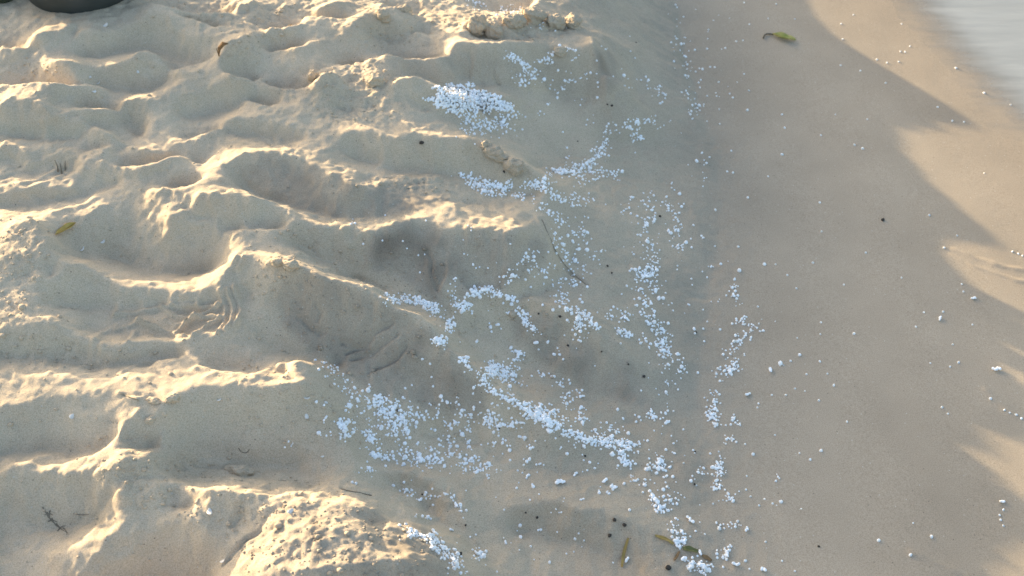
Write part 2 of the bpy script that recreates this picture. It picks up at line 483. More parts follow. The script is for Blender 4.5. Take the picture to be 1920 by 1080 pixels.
def march(u, v, hf, t0=1.2, t1=3.4, n=500):
    """First hit of photograph pixels with a height function."""
    d = ray(u, v)
    ts = np.linspace(t0, t1, n)
    hit = np.full(d.shape[0], t1); done = np.zeros(d.shape[0], bool)
    prev = np.full(d.shape[0], t0)
    for t in ts:
        z = CAM_H + d[:, 2] * t
        below = (z < hf(d[:, 0] * t, d[:, 1] * t)) & ~done
        hit[below] = t; done |= below
        prev = np.where(done, prev, t)
    lo = prev; hi = hit.copy()
    for k in range(8):
        m = 0.5 * (lo + hi)
        b = (CAM_H + d[:, 2] * m) < hf(d[:, 0] * m, d[:, 1] * m)
        hi = np.where(b, m, hi); lo = np.where(b, lo, m)
    return np.stack([d[:, 0] * hi, d[:, 1] * hi, CAM_H + d[:, 2] * hi], -1)


CRUMB = [   # (strength, polygon) : crumbly, clotted sand
    (0.5, [(440, 1100), (455, 1020), (490, 985), (530, 945), (600, 940), (700, 955), (790, 1000), (845, 1035), (870, 1100)]),
    (0.7, [(575, 130), (620, 120), (700, 105), (745, 140), (740, 170), (690, 190), (760, 205), (720, 240), (600, 235), (570, 200)]),
    (0.6, [(0, 120), (60, 118), (100, 108), (160, 135), (120, 158), (0, 165)]),
    (0.7, [(650, 335), (720, 330), (820, 330), (890, 372), (850, 378), (760, 352), (660, 360)]),
    (0.7, [(0, 625), (60, 622), (140, 640), (240, 655), (210, 690), (60, 690), (0, 680)]),
    (0.7, [(860, 60), (890, 20), (1010, 10), (1090, 40), (1080, 60), (1000, 80), (900, 75)]),
    (0.6, [(470, 478), (540, 480), (620, 510), (600, 522), (520, 515)]),
    (0.5, [(0, 400), (90, 405), (95, 520), (60, 600), (0, 610)]),
    (0.45, [(160, 870), (260, 840), (480, 880), (700, 930), (560, 945), (430, 1010), (300, 960), (230, 940)]),
    (0.5, [(280, 0), (480, 0), (640, 0), (560, 60), (480, 110), (420, 110), (430, 60), (340, 30)]),
    (0.5, [(660, 0), (860, 0), (870, 60), (720, 70), (850, 80), (700, 95), (640, 60)]),
]
SMOOTH = [  # wind-blown or slumped, nearly smooth
    [(150, 60), (260, 60), (330, 100), (280, 100), (230, 115), (130, 118)],
    [(100, 440), (330, 445), (600, 430), (450, 470), (410, 530), (200, 520), (110, 480)],
    [(0, 750), (260, 740), (200, 850), (0, 860)],
    [(330, 740), (590, 725), (640, 840), (560, 890), (320, 850)],
]
STROKES = [ # (height, half width, pixels): small ridges and cracks pressed or drawn in the sand
    # shoe sole: heel-end bars
    (.009, .0032, [(412, 548), (420, 568), (424, 590), (420, 610), (408, 626)]),
    (.009, .0032, [(426, 545), (434, 565), (438, 588), (434, 606), (424, 620)]),
    (.009, .0032, [(440, 542), (448, 562), (452, 585), (448, 602), (440, 613)]),
    # sole pattern
    (.0095, .003, [(215, 594), (240, 592), (275, 586), (310, 582), (350, 580), (412, 578)]),
    (.0095, .003, [(245, 597), (270, 612), (310, 622), (345, 632)]),
    (.0095, .003, [(412, 578), (380, 594), (350, 608), (330, 628)]),
    (.0095, .003, [(305, 584), (335, 598), (375, 600), (415, 598)]),
    (.0095, .003, [(415, 600), (390, 614), (362, 632)]),
    (.005, .003, [(215, 620), (240, 616), (262, 606), (300, 618)]),
    (.005, .003, [(310, 600), (330, 612), (352, 606)]),
    (.007, .005, [(222, 575), (223, 583)]), (.007, .005, [(269, 571), (271, 580)]), (.007, .005, [(320, 571), (322, 580)]),
    (.007, .005, [(371, 571), (372, 579)]),
    (.006, .004, [(180, 640), (188, 625), (205, 618)]), (.006, .004, [(240, 642), (252, 625)]),
    # bars above the shoe print
    (.005, .003, [(436, 495), (446, 483)]), (.005, .003, [(447, 500), (459, 484)]),
    # cracks and drawn lines
    (-.007, .003, [(355, 866), (385, 872), (410, 877), (430, 875)]),
    (-.004, .003, [(305, 851), (345, 852), (400, 855)]), (.005, .004, [(305, 853), (345, 849), (400, 853)]),
    (-.006, .0025, [(640, 917), (670, 923), (696, 929)]),
    (-.006, .003, [(420, 1062), (440, 1035), (462, 1010), (490, 995)]),
    (-.005, .003, [(1015, 412), (1030, 445), (1040, 470), (1060, 502), (1103, 537)]), (.004, .004, [(1008, 412), (1023, 448), (1034, 474), (1055, 508), (1095, 540)]),
    (-.004, .003, [(235, 742), (262, 747)]), (.005, .004, [(225, 740), (245, 748), (260, 752)]),
    (-.003, .002, [(205, 790), (225, 793)]), (-.003, .002, [(448, 842), (458, 850), (468, 844)]),
    (-.003, .002, [(230, 824), (255, 822)]), (-.003, .002, [(160, 764), (180, 766)]),
    (.004, .004, [(240, 672), (262, 660), (285, 652)]), (.004, .004, [(228, 700), (260, 685), (300, 666)]),
    # pulled fold lines in the damp ridge
    (-.008, .003, [(650, 660), (690, 640), (735, 605)]), (-.007, .003, [(660, 672), (700, 662), (745, 630)]),
    (-.007, .003, [(700, 690), (745, 675), (760, 650)]), (.004, .004, [(655, 470), (670, 445), (695, 436)]), (.003, .003, [(700, 480), (702, 455), (708, 437)]),
    (-.006, .0025, [(560, 600), (585, 618), (600, 628), (612, 622)]), (-.006, .0025, [(640, 640), (660, 652), (690, 650)]), (-.006, .0025, [(690, 682), (692, 700), (706, 690)]),
    (-.006, .0025, [(590, 575), (600, 590), (596, 604)]), (-.007, .003, [(800, 470), (812, 490), (810, 520), (820, 545)]), (.006, .005, [(845, 470), (838, 495), (842, 520), (830, 548)]),
    (-.006, .003, [(660, 520), (700, 530), (720, 545)]), (-.006, .003, [(930, 115), (925, 140), (935, 158)]), (-.005, .003, [(880, 100), (884, 125), (878, 140)]),
    # ripple lines upper left
    (.004, .005, [(0, 330), (40, 322), (90, 300), (110, 290)]), (.004, .005, [(20, 352), (70, 340), (115, 318)]),
    (.004, .005, [(0, 372), (50, 362), (100, 342), (130, 320)]), (.004, .005, [(60, 240), (90, 232), (110, 228)]),
    (.003, .005, [(100, 400), (160, 385), (210, 360)]),
    # swash marks on the wet sand
    (.0022, .006, [(1790, 468), (1830, 485), (1880, 500), (1925, 508)]), (.0018, .005, [(1785, 478), (1830, 500), (1870, 515), (1925, 530)]),
    (.0025, .008, [(1850, 735), (1890, 772), (1930, 795)]), (.002, .006, [(1710, 1035), (1760, 1055), (1820, 1085)]),
    (.003, .012, [(1255, -10), (1272, 120), (1310, 260), (1335, 330)]),
]
DAMP_SHADE = [
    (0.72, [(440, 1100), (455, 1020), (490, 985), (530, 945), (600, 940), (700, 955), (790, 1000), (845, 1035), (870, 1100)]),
      # (wetness, polygon) : brown damp sand, and bank faces darkened in colour for shade
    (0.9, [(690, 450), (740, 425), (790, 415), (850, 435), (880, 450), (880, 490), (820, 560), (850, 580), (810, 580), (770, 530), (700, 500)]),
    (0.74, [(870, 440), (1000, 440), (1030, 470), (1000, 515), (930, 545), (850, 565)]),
    (0.8, [(1112, 98), (1150, 96), (1162, 120), (1158, 165), (1135, 172), (1118, 140)]),  # shaded right end of the upper lump, painted in as a brown tone
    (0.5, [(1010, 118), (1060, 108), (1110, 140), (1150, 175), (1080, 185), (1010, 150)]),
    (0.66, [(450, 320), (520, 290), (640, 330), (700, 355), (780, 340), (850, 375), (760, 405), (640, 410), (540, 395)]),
    (0.68, [(500, 560), (560, 510), (700, 555), (800, 620), (920, 740), (900, 790), (700, 740), (600, 680)]),  # front of the diagonal ridge: damp brown, darkened further for its shade
    (0.68, [(950, 590), (1060, 590), (1220, 710), (1240, 790), (1100, 740), (970, 650)]),  # shade on the middle ridge face, painted as a wetter tone
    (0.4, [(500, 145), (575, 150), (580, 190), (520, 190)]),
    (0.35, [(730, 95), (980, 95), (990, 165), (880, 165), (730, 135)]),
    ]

GX = np.concatenate([-1.25 - np.cumsum(0.0027 * 1.115 ** np.arange(1, 72))[::-1], np.arange(-1.25, 1.30, 0.0027)])
GX = np.concatenate([GX, GX[-1] + np.cumsum(0.0027 * 1.115 ** np.arange(1, 72))])
GY = np.concatenate([0.78 - np.cumsum(0.0027 * 1.115 ** np.arange(1, 70))[::-1], np.arange(0.78, 2.56, 0.0027)])
GY = np.concatenate([GY, GY[-1] + np.cumsum(0.0027 * 1.115 ** np.arange(1, 74))])
gx, gy = np.meshgrid(GX, GY)


def relief():
    # warp so that crests wander a little
    wx = gx + 0.007 * fbm(gx, gy, 0.08, 4, 101, 0.55)
    wy = gy + 0.007 * fbm(gx, gy, 0.08, 4, 202, 0.55)
    h = coarse(wx, wy)
    h0 = coarse(gx, gy)
    u, v = wpix(gx, np.maximum(gy, 0.3), h0)
    u = u + 9 * noise(gx, gy, 0.06, 5); v = v + 7 * noise(gx, gy, 0.06, 6)
    u2, v2 = wpix(gx, np.maximum(gy, 0.3), h0)
    s = gx - toe_x(gy)
    near = np.exp(-np.maximum(0, np.maximum(np.abs(gx) - 1.35, np.abs(gy - 1.67) - 1.0)) * 3)
    dry = 1 - sstep(-0.30, -0.02, s)          # 1 on the plateau, 0 on the wet strand
    crumb = np.zeros_like(gx)
    for k, poly in CRUMB:
        crumb = np.maximum(crumb, k * in_poly(u, v, poly))
    smooth = np.zeros_like(gx)
    for poly in SMOOTH:
        smooth = np.maximum(smooth, in_poly(u, v, poly).astype(float))
    crumb = blur(crumb, 9.0); smooth = blur(smooth, 5.0)
    damp = np.zeros_like(gx)  # damp sand plus the shade painted on bank faces
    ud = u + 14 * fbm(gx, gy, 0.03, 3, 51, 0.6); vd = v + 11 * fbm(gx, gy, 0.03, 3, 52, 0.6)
    for k, poly in DAMP_SHADE:
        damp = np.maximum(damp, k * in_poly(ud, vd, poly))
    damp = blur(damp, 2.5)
    rough = (0.62 + 0.38 * dry) * (1 - 0.6 * smooth) * near * np.where(s > 0, np.clip(1 - s / 0.12, 0, 1), 1)
    patch = 0.55 + 0.6 * sstep(-0.4, 0.6, noise(gx, gy, 0.15, 77))
    crest = np.clip((h0 - blur(h0, 8.0)) / 0.005, 0, 1) * dry * near
    crumb = np.maximum(crumb, 0.42 * crest * sstep(-0.25, 0.35, noise(gx, gy, 0.07, 78)) * (1 - 0.5 * smooth))
    d = 0.0072 * (0.45 - np.abs(noise(gx, gy, 0.115, 300))) * rough
    d += 0.0040 * (0.45 - np.abs(fbm(gx, gy, 0.046, 2, 310))) * rough * patch
    d += 0.0019 * fbm(gx, gy, 0.022, 3, 320, 0.6) * rough * patch
    # scattered crumbs everywhere on the dry sand, clots in the crumbly places
    f1, r1 = cells(gx, gy, 0.017, 500)
    d += 0.0026 * np.clip(0.38 - f1, 0, 1) / 0.38 * (r1 > 0.90) * rough * dry
    bump = 0.0
    bump += 0.0058 * (np.abs(fbm(gx, gy, 0.020, 3, 800, 0.62)) - 0.3) + 0.0028 * fbm(gx, gy, 0.014, 2, 820, 0.7)
    d += bump * crumb * near
    # strand: only the faintest swash undulation
    wet = sstep(-0.02, 0.06, s)
    d += wet * near * (0.0007 * fbm(gx, gy * 0.6, 0.16, 2, 900) + 0.00010 * noise(gx, gy, 0.012, 950))
    h = h + d
    # strokes
    allp = np.array([p for k in STROKES for p in k[2]], float)
    allq = march(allp[:, 0], allp[:, 1], coarse)
    at = 0
    for amp, w, pts in STROKES:
        q = allq[at:at + len(pts)]; at += len(pts)
        x0, x1 = q[:, 0].min() - 4 * w, q[:, 0].max() + 4 * w
        y0, y1 = q[:, 1].min() - 4 * w, q[:, 1].max() + 4 * w
        i0, i1 = np.searchsorted(GX, [x0, x1]); j0, j1 = np.searchsorted(GY, [y0, y1])
        if i1 <= i0 or j1 <= j0:
            continue
        sx = gx[j0:j1, i0:i1]; sy = gy[j0:j1, i0:i1]
        sx = sx + 0.0025 * noise(sx, sy, 0.02, 41); sy = sy + 0.0025 * noise(sx, sy, 0.02, 42)
        best = np.full(sx.shape, 1e9)
        for a, b in zip(q[:-1], q[1:]):
            e = (b - a)[:2]; l2 = max(e @ e, 1e-12)
            t = np.clip(((sx - a[0]) * e[0] + (sy - a[1]) * e[1]) / l2, 0, 1)
            best = np.minimum(best, (sx - a[0] - t * e[0]) ** 2 + (sy - a[1] - t * e[1]) ** 2)
        h[j0:j1, i0:i1] += amp * np.exp(-best / (w * w)) * (0.8 + 0.4 * noise(sx, sy, 0.03, 43))
    # wetness of the surface, with the shade painted on bank faces
    bankwet = (0.30 * sstep(-0.36, -0.16, s + 0.05 * noise(gx, gy, 0.10, 61)) + 0.28 * sstep(-0.13, 0.04, s + 0.04 * fbm(gx, gy, 0.08, 3, 64)))
    strand = sstep(-0.05, 0.05, s) * 0.02
    e = edge_x(gy) - gx
    swash = 0.15 * sstep(0.35, 0.02, e + 0.03 * noise(gx, gy, 0.2, 62)) * (s > 0)
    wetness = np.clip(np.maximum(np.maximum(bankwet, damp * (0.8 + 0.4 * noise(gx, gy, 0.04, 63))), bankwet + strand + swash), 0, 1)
    return h, wetness


HF, WET = relief()


def lookup(arr, x, y):
    i = np.clip(np.searchsorted(GX, x) - 1, 0, len(GX) - 2); j = np.clip(np.searchsorted(GY, y) - 1, 0, len(GY) - 2)
    fx = (x - GX[i]) / (GX[i + 1] - GX[i]); fy = (y - GY[j]) / (GY[j + 1] - GY[j])
    return (arr[j, i] * (1 - fx) + arr[j, i + 1] * fx) * (1 - fy) + (arr[j + 1, i] * (1 - fx) + arr[j + 1, i + 1] * fx) * fy


def hfun(x, y):
    return lookup(HF, x, y)


def on_sand(u, v):
    """Points of the finished sand seen at photograph pixels, with the surface normals."""
    q = march(np.atleast_1d(np.asarray(u, float)), np.atleast_1d(np.asarray(v, float)), hfun)
    e = 0.006
    dx = (hfun(q[:, 0] + e, q[:, 1]) - hfun(q[:, 0] - e, q[:, 1])) / (2 * e)
    dy = (hfun(q[:, 0], q[:, 1] + e) - hfun(q[:, 0], q[:, 1] - e)) / (2 * e)
    n = np.stack([-dx, -dy, np.ones_like(dx)], -1)
    n /= np.linalg.norm(n, axis=1)[:, None]
    return q, n


# ------------------------------------------------------------------ materials
def mat(name):
    m = bpy.data.materials.new(name)
    m.use_nodes = True
    nt = m.node_tree
    return m, nt, nt.nodes, nt.links, nt.nodes['Principled BSDF']


def ramp(nodes, stops):
    r = nodes.new('ShaderNodeValToRGB')
    el = r.color_ramp.elements
    el[0].position, el[0].color = stops[0][0], (*stops[0][1], 1)
    el[1].position, el[1].color = stops[-1][0], (*stops[-1][1], 1)
    for p, c in stops[1:-1]:
        e = el.new(p); e.color = (*c, 1)
    return r


def tex(nodes, links, vec, scale, detail=3, rough=0.55):
    n = nodes.new('ShaderNodeTexNoise')
    n.inputs['Scale'].default_value = scale
    n.inputs['Detail'].default_value = detail
    n.inputs['Roughness'].default_value = rough
    links.new(vec, n.inputs['Vector'])
    return n


def mix(nodes, links, fac, a, b, blend='MIX'):
    m = nodes.new('ShaderNodeMix')
    m.data_type = 'RGBA'; m.blend_type = blend
    for sock, val in ((m.inputs[0], fac), (m.inputs[6], a), (m.inputs[7], b)):
        if hasattr(val, 'is_output'):
            links.new(val, sock)
        elif isinstance(val, (int, float)):
            sock.default_value = val
        else:
            sock.default_value = (*val, 1)
    return m.outputs[2]


def sand_material():
    m, nt, N, K, bsdf = mat('beach_sand')
    co = N.new('ShaderNodeNewGeometry').outputs['Position']
    at = N.new('ShaderNodeAttribute'); at.attribute_name = 'wetness'
    wet = at.outputs['Fac']
    dry_c = ramp(N, [(0.3, (0.478, 0.393, 0.284)), (0.7, (0.571, 0.470, 0.342))])
    K.new(tex(N, K, co, 9, 4).outputs['Fac'], dry_c.inputs['Fac'])
    wet_c = ramp(N, [(0.3, (0.330, 0.279, 0.213)), (0.7, (0.415, 0.351, 0.269))])
    K.new(tex(N, K, co, 3.5, 8, 0.62).outputs['Fac'], wet_c.inputs['Fac'])
    lo = N.new('ShaderNodeMapRange'); lo.inputs['From Max'].default_value = 0.55
    K.new(wet, lo.inputs['Value'])
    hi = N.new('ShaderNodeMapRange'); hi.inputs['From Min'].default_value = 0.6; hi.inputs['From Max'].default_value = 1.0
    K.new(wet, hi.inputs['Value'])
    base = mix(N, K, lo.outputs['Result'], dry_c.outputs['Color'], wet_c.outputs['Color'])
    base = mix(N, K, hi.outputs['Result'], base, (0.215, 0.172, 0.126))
    grain = ramp(N, [(0.30, (0.70, 0.68, 0.66)), (0.52, (1, 1, 1)), (0.74, (1.22, 1.22, 1.24))])
    K.new(tex(N, K, co, 620, 2, 0.7).outputs['Fac'], grain.inputs['Fac'])
    base = mix(N, K, 0.9, base, grain.outputs['Color'], 'MULTIPLY')
    # dark mineral and shell specks
    v = N.new('ShaderNodeTexVoronoi'); v.inputs['Scale'].default_value = 150
    K.new(co, v.inputs['Vector'])
    spk = N.new('ShaderNodeMath'); spk.operation = 'LESS_THAN'; spk.inputs[1].default_value = 0.16
    K.new(v.outputs['Distance'], spk.inputs[0])
    sep = N.new('ShaderNodeSeparateColor'); K.new(v.outputs['Color'], sep.inputs['Color'])
    pick = N.new('ShaderNodeMath'); pick.operation = 'GREATER_THAN'; pick.inputs[1].default_value = 0.86
    K.new(sep.outputs[0], pick.inputs[0])
    both = N.new('ShaderNodeMath'); both.operation = 'MULTIPLY'
    K.new(spk.outputs[0], both.inputs[0]); K.new(pick.outputs[0], both.inputs[1])
    tone = ramp(N, [(0.45, (0.10, 0.085, 0.065)), (0.55, (0.55, 0.52, 0.46))])
    K.new(sep.outputs[1], tone.inputs['Fac'])
    fac = N.new('ShaderNodeMath'); fac.operation = 'MULTIPLY'; fac.inputs[1].default_value = 0.6
    K.new(both.outputs[0], fac.inputs[0])
    base = mix(N, K, fac.outputs[0], base, tone.outputs['Color'])
    K.new(base, bsdf.inputs['Base Color'])
    rg = N.new('ShaderNodeMapRange')
    rg.inputs['From Min'].default_value = 0.5; rg.inputs['From Max'].default_value = 1.0
    rg.inputs['To Min'].default_value = 0.95; rg.inputs['To Max'].default_value = 0.55
    K.new(wet, rg.inputs['Value']); K.new(rg.outputs['Result'], bsdf.inputs['Roughness'])
    bsdf.inputs['Specular IOR Level'].default_value = 0.25
    b1 = N.new('ShaderNodeBump'); b1.inputs['Strength'].default_value = 0.55; b1.inputs['Distance'].default_value = 0.0016
    K.new(tex(N, K, co, 420, 3, 0.7).outputs['Fac'], b1.inputs['Height'])
    st = N.new('ShaderNodeMapRange')
    st.inputs['To Min'].default_value = 0.6; st.inputs['To Max'].default_value = 0.18
    K.new(wet, st.inputs['Value']); K.new(st.outputs['Result'], b1.inputs['Strength'])
    K.new(b1.outputs['Normal'], bsdf.inputs['Normal'])
    return m


def water_material():
    m, nt, N, K, bsdf = mat('shallow_water')
    co = N.new('ShaderNodeNewGeometry').outputs['Position']
    mp = N.new('ShaderNodeMapping'); mp.inputs['Rotation'].default_value = (0, 0, R(-18)); mp.inputs['Scale'].default_value = (1, 5, 1)
    K.new(co, mp.inputs['Vector'])
    foam = ramp(N, [(0.35, (0.275, 0.292, 0.29)), (0.65, (0.315, 0.332, 0.33))])
    K.new(tex(N, K, mp.outputs['Vector'], 5, 5).outputs['Fac'], foam.inputs['Fac'])
    K.new(foam.outputs['Color'], bsdf.inputs['Base Color'])
    bsdf.inputs['Roughness'].default_value = 0.3
    bsdf.inputs['IOR'].default_value = 1.33
    b = N.new('ShaderNodeBump'); b.inputs['Strength'].default_value = 0.12; b.inputs['Distance'].default_value = 0.006
    K.new(tex(N, K, mp.outputs['Vector'], 9, 3).outputs['Fac'], b.inputs['Height'])
    K.new(b.outputs['Normal'], bsdf.inputs['Normal'])
    at = N.new('ShaderNodeAttribute'); at.attribute_name = 'depth'
    nz = tex(N, K, mp.outputs['Vector'], 7, 3)
    add = N.new('ShaderNodeMath'); add.operation = 'MULTIPLY_ADD'; add.inputs[1].default_value = 0.004; add.inputs[2].default_value = -0.002
    K.new(nz.outputs['Fac'], add.inputs[0])
    sm = N.new('ShaderNodeMath'); sm.operation = 'ADD'
    K.new(at.outputs['Fac'], sm.inputs[0]); K.new(add.outputs[0], sm.inputs[1])
    al = N.new('ShaderNodeMapRange'); al.interpolation_type = 'SMOOTHSTEP'
    al.inputs['From Min'].default_value = -0.001; al.inputs['From Max'].default_value = 0.007
    al.inputs['To Min'].default_value = 0.0; al.inputs['To Max'].default_value = 0.96
    K.new(sm.outputs[0], al.inputs['Value']); K.new(al.outputs['Result'], bsdf.inputs['Alpha'])
    return m


# ------------------------------------------------------------------ ground and water meshes
def grid_mesh(name, X, Y, Z, material, attr=None, kind='structure'):
    ny, nx = Z.shape
    co = np.empty((ny * nx, 3), np.float32)
    co[:, 0] = X.ravel(); co[:, 1] = Y.ravel(); co[:, 2] = Z.ravel()
    idx = np.arange(ny * nx).reshape(ny, nx)
    q = np.stack([idx[:-1, :-1], idx[:-1, 1:], idx[1:, 1:], idx[1:, :-1]], -1).reshape(-1, 4)
    me = bpy.data.meshes.new(name)
    me.vertices.add(len(co)); me.vertices.foreach_set('co', co.ravel())
    me.loops.add(q.size); me.loops.foreach_set('vertex_index', q.ravel().astype(np.int32))
    me.polygons.add(len(q))
    me.polygons.foreach_set('loop_start', (np.arange(len(q)) * 4).astype(np.int32))
    me.polygons.foreach_set('use_smooth', np.ones(len(q), bool))
    me.update(calc_edges=True)
    if attr:
        a = me.attributes.new(attr[0], 'FLOAT', 'POINT')
        a.data.foreach_set('value', attr[1].ravel().astype(np.float32))
    me.materials.append(material)
    o = bpy.data.objects.new(name, me)
    COL.objects.link(o)
    o['kind'] = kind
    return o


sand = grid_mesh('sand', gx, gy, HF, sand_material(), ('wetness', WET))
wxs = np.concatenate([np.arange(-0.12, 0.9, 0.012), 0.9 + np.cumsum(0.012 * 1.12 ** np.arange(1, 58))])
wys = np.concatenate([np.arange(0.2, 3.2, 0.02), 3.2 + np.cumsum(0.02 * 1.13 ** np.arange(1, 50))])
wys = np.concatenate([0.2 - np.cumsum(0.02 * 1.13 ** np.arange(1, 50))[::-1], wys])
wX, wY = np.meshgrid(wxs, wys)
wX = wX + edge_x(wY)
wZ = 0.0006 + 0.0006 * fbm(wX, wY, 0.25, 2, 71) * (np.abs(wY) < 5)
depth = wZ - hfun(wX, wY)
water = grid_mesh('water', wX, wY, wZ, water_material(), ('depth', depth))

# ================================================================== things lying on the sand
rng = np.random.default_rng(7)
rnd = random.Random(11)


def tag(o, label, category, group=None):
    o['label'] = label; o['category'] = category
    if group:
        o['group'] = group
    return o


def mesh_obj(name, verts, faces, material, parent=None, smooth=True):
    me = bpy.data.meshes.new(name)
    me.from_pydata([tuple(map(float, p)) for p in verts], [], [tuple(int(i) for i in f) for f in faces])
    if smooth:
        me.polygons.foreach_set('use_smooth', np.ones(len(me.polygons), bool))
    me.materials.append(material)
    o = bpy.data.objects.new(name, me)
    COL.objects.link(o)
    if parent:
        o.parent = parent
    return o


def empty(name, loc):
    o = bpy.data.objects.new(name, None)
    o.empty_display_size = 0.02
    COL.objects.link(o)
    o.location = tuple(map(float, loc))
    return o


def ico(sub):
    t = (1 + 5 ** 0.5) / 2
    v = [(-1, t, 0), (1, t, 0), (-1, -t, 0), (1, -t, 0), (0, -1, t), (0, 1, t), (0, -1, -t), (0, 1, -t), (t, 0, -1), (t, 0, 1), (-t, 0, -1), (-t, 0, 1)]
    f = [(0, 11, 5), (0, 5, 1), (0, 1, 7), (0, 7, 10), (0, 10, 11), (1, 5, 9), (5, 11, 4), (11, 10, 2), (10, 7, 6), (7, 1, 8),
         (3, 9, 4), (3, 4, 2), (3, 2, 6), (3, 6, 8), (3, 8, 9), (4, 9, 5), (2, 4, 11), (6, 2, 10), (8, 6, 7), (9, 8, 1)]
    v = [np.array(p, float) / np.linalg.norm(p) for p in v]
    for _ in range(sub):
        cache = {}; nf = []

        def mid(a, b):
            k = (min(a, b), max(a, b))
            if k not in cache:
                m = v[a] + v[b]; v.append(m / np.linalg.norm(m)); cache[k] = len(v) - 1
            return cache[k]
        for a, b, c in f:
            ab, bc, ca = mid(a, b), mid(b, c), mid(c, a)
            nf += [(a, ab, ca), (b, bc, ab), (c, ca, bc), (ab, bc, ca)]
        f = nf
    return np.array(v), np.array(f)


def noise3(p, scale, seed):
    return (noise(p[:, 0] + 0.37 * p[:, 2], p[:, 1] - 0.21 * p[:, 2], scale, seed) + noise(p[:, 1] + 3.1, p[:, 2] + 0.4 * p[:, 0], scale, seed + 1)
            + noise(p[:, 2] + 7.7, p[:, 0] - 0.3 * p[:, 1], scale, seed + 2)) / 1.8


def simple(name, c0, c1, scale, rough=0.8, spec=0.3, bump=0.0):
    m, nt, N, K, b = mat(name)
    tc = N.new('ShaderNodeTexCoord').outputs['Object']
    r = ramp(N, [(0.32, c0), (0.68, c1)])
    n = tex(N, K, tc, scale, 4)
    K.new(n.outputs['Fac'], r.inputs['Fac']); K.new(r.outputs['Color'], b.inputs['Base Color'])
    b.inputs['Roughness'].default_value = rough
    b.inputs['Specular IOR Level'].default_value = spec
    if bump:
        bp = N.new('ShaderNodeBump'); bp.inputs['Distance'].default_value = bump; bp.inputs['Strength'].default_value = 0.6
        K.new(n.outputs['Fac'], bp.inputs['Height']); K.new(bp.outputs['Normal'], b.inputs['Normal'])
    return m


M_FOAM = simple('expanded_foam', (0.88, 0.90, 0.92), (0.95, 0.96, 0.97), 300, 0.75, 0.3, 0.0004)
def dust_foam():
    """Some of the beads are a little greyed by the sand clinging to them."""
    N = M_FOAM.node_tree.nodes; K = M_FOAM.node_tree.links
    b = N['Principled BSDF']
    src = b.inputs['Base Color'].links[0].from_socket
    co = N.new('ShaderNodeNewGeometry').outputs['Position']
    r = ramp(N, [(0.50, (0, 0, 0)), (0.70, (1, 1, 1))])
    K.new(tex(N, K, co, 130, 3, 0.7).outputs['Fac'], r.inputs['Fac'])
    f = N.new('ShaderNodeMath'); f.operation = 'MULTIPLY'; f.inputs[1].default_value = 0.65
    K.new(r.outputs['Color'], f.inputs[0])
    K.new(mix(N, K, f.outputs[0], src, (0.60, 0.57, 0.50)), b.inputs['Base Color'])


dust_foam()
M_CHAR = simple('dark_pebble_stone', (0.04, 0.035, 0.03), (0.09, 0.078, 0.065), 160, 0.85, 0.2, 0.001)
M_TUB = simple('dark_plastic', (0.040, 0.046, 0.042), (0.056, 0.062, 0.060), 25, 0.62, 0.3)
M_BAG = simple('dark_green_cloth', (0.035, 0.045, 0.030), (0.055, 0.066, 0.045), 60, 0.9, 0.15, 0.002)
M_LEAF = simple('yellow_green_leaf', (0.24, 0.27, 0.05), (0.50, 0.44, 0.16), 60, 0.55, 0.35, 0.0006)
M_LEAF2 = simple('yellow_leaf', (0.42, 0.30, 0.06), (0.52, 0.38, 0.12), 70, 0.6, 0.3, 0.0006)
M_STEM = simple('dark_stem', (0.06, 0.055, 0.035), (0.10, 0.085, 0.05), 200, 0.8)
M_BROWN = simple('dry_brown_leaf', (0.16, 0.10, 0.05), (0.26, 0.17, 0.085), 90, 0.8, 0.2, 0.0008)
M_TWIG = simple('weathered_twig', (0.24, 0.20, 0.145), (0.33, 0.28, 0.205), 180, 0.85, 0.2, 0.0006)
M_DARKTWIG = simple('dark_twig', (0.19, 0.16, 0.115), (0.27, 0.225, 0.165), 180, 0.85, 0.2, 0.0006)
M_GRASS = simple('ochre_grass', (0.26, 0.19, 0.06), (0.36, 0.26, 0.09), 120, 0.7, 0.25)
M_OLIVE = simple('olive_scrap', (0.11, 0.11, 0.035), (0.20, 0.19, 0.07), 120, 0.6, 0.3)
M_SHELL = simple('shell_white', (0.60, 0.58, 0.53), (0.74, 0.72, 0.68), 120, 0.5, 0.4)
M_SAND = sand.data.materials[0]

# ------------------------------------------------------------------ dark tub in the corner
q, _ = on_sand([130], [24])
base = Vector(q[0]) + Vector((0, 0.105, -0.014))


def lathe(name, prof, seg, material, parent, wob=0.0):
    v = []; f = []
    for r, z in prof:
        for k in range(seg):
            a = 2 * math.pi * k / seg
            rr = r * (1 + wob * math.sin(3 * a + 0.7))
            v.append((rr * math.cos(a), rr * math.sin(a), z))
    for i in range(len(prof) - 1):
        for k in range(seg):
            a = i * seg + k; b = i * seg + (k + 1) % seg
            f.append((a, b, b + seg, a + seg))
    return mesh_obj(name, v, f, material, parent)


tub = empty('dark_tub', base)
tag(tub, 'dark grey round tub cut off by the top edge, upper left corner', 'tub')
lathe('shell', [(0.001, 0.0), (0.075, 0.0), (0.098, 0.004), (0.108, 0.013), (0.114, 0.035), (0.120, 0.070), (0.117, 0.071), (0.110, 0.034), (0.103, 0.014), (0.09, 0.008), (0.001, 0.007)], 72, M_TUB, tub)
lathe('rim', [(0.119, 0.064), (0.1255, 0.063), (0.1275, 0.068), (0.1255, 0.074), (0.119, 0.0755), (0.1165, 0.071), (0.119, 0.064)], 72, M_TUB, tub)
lathe('foot_ring', [(0.078, -0.001), (0.078, -0.004), (0.092, -0.004), (0.094, 0.002)], 72, M_TUB, tub)

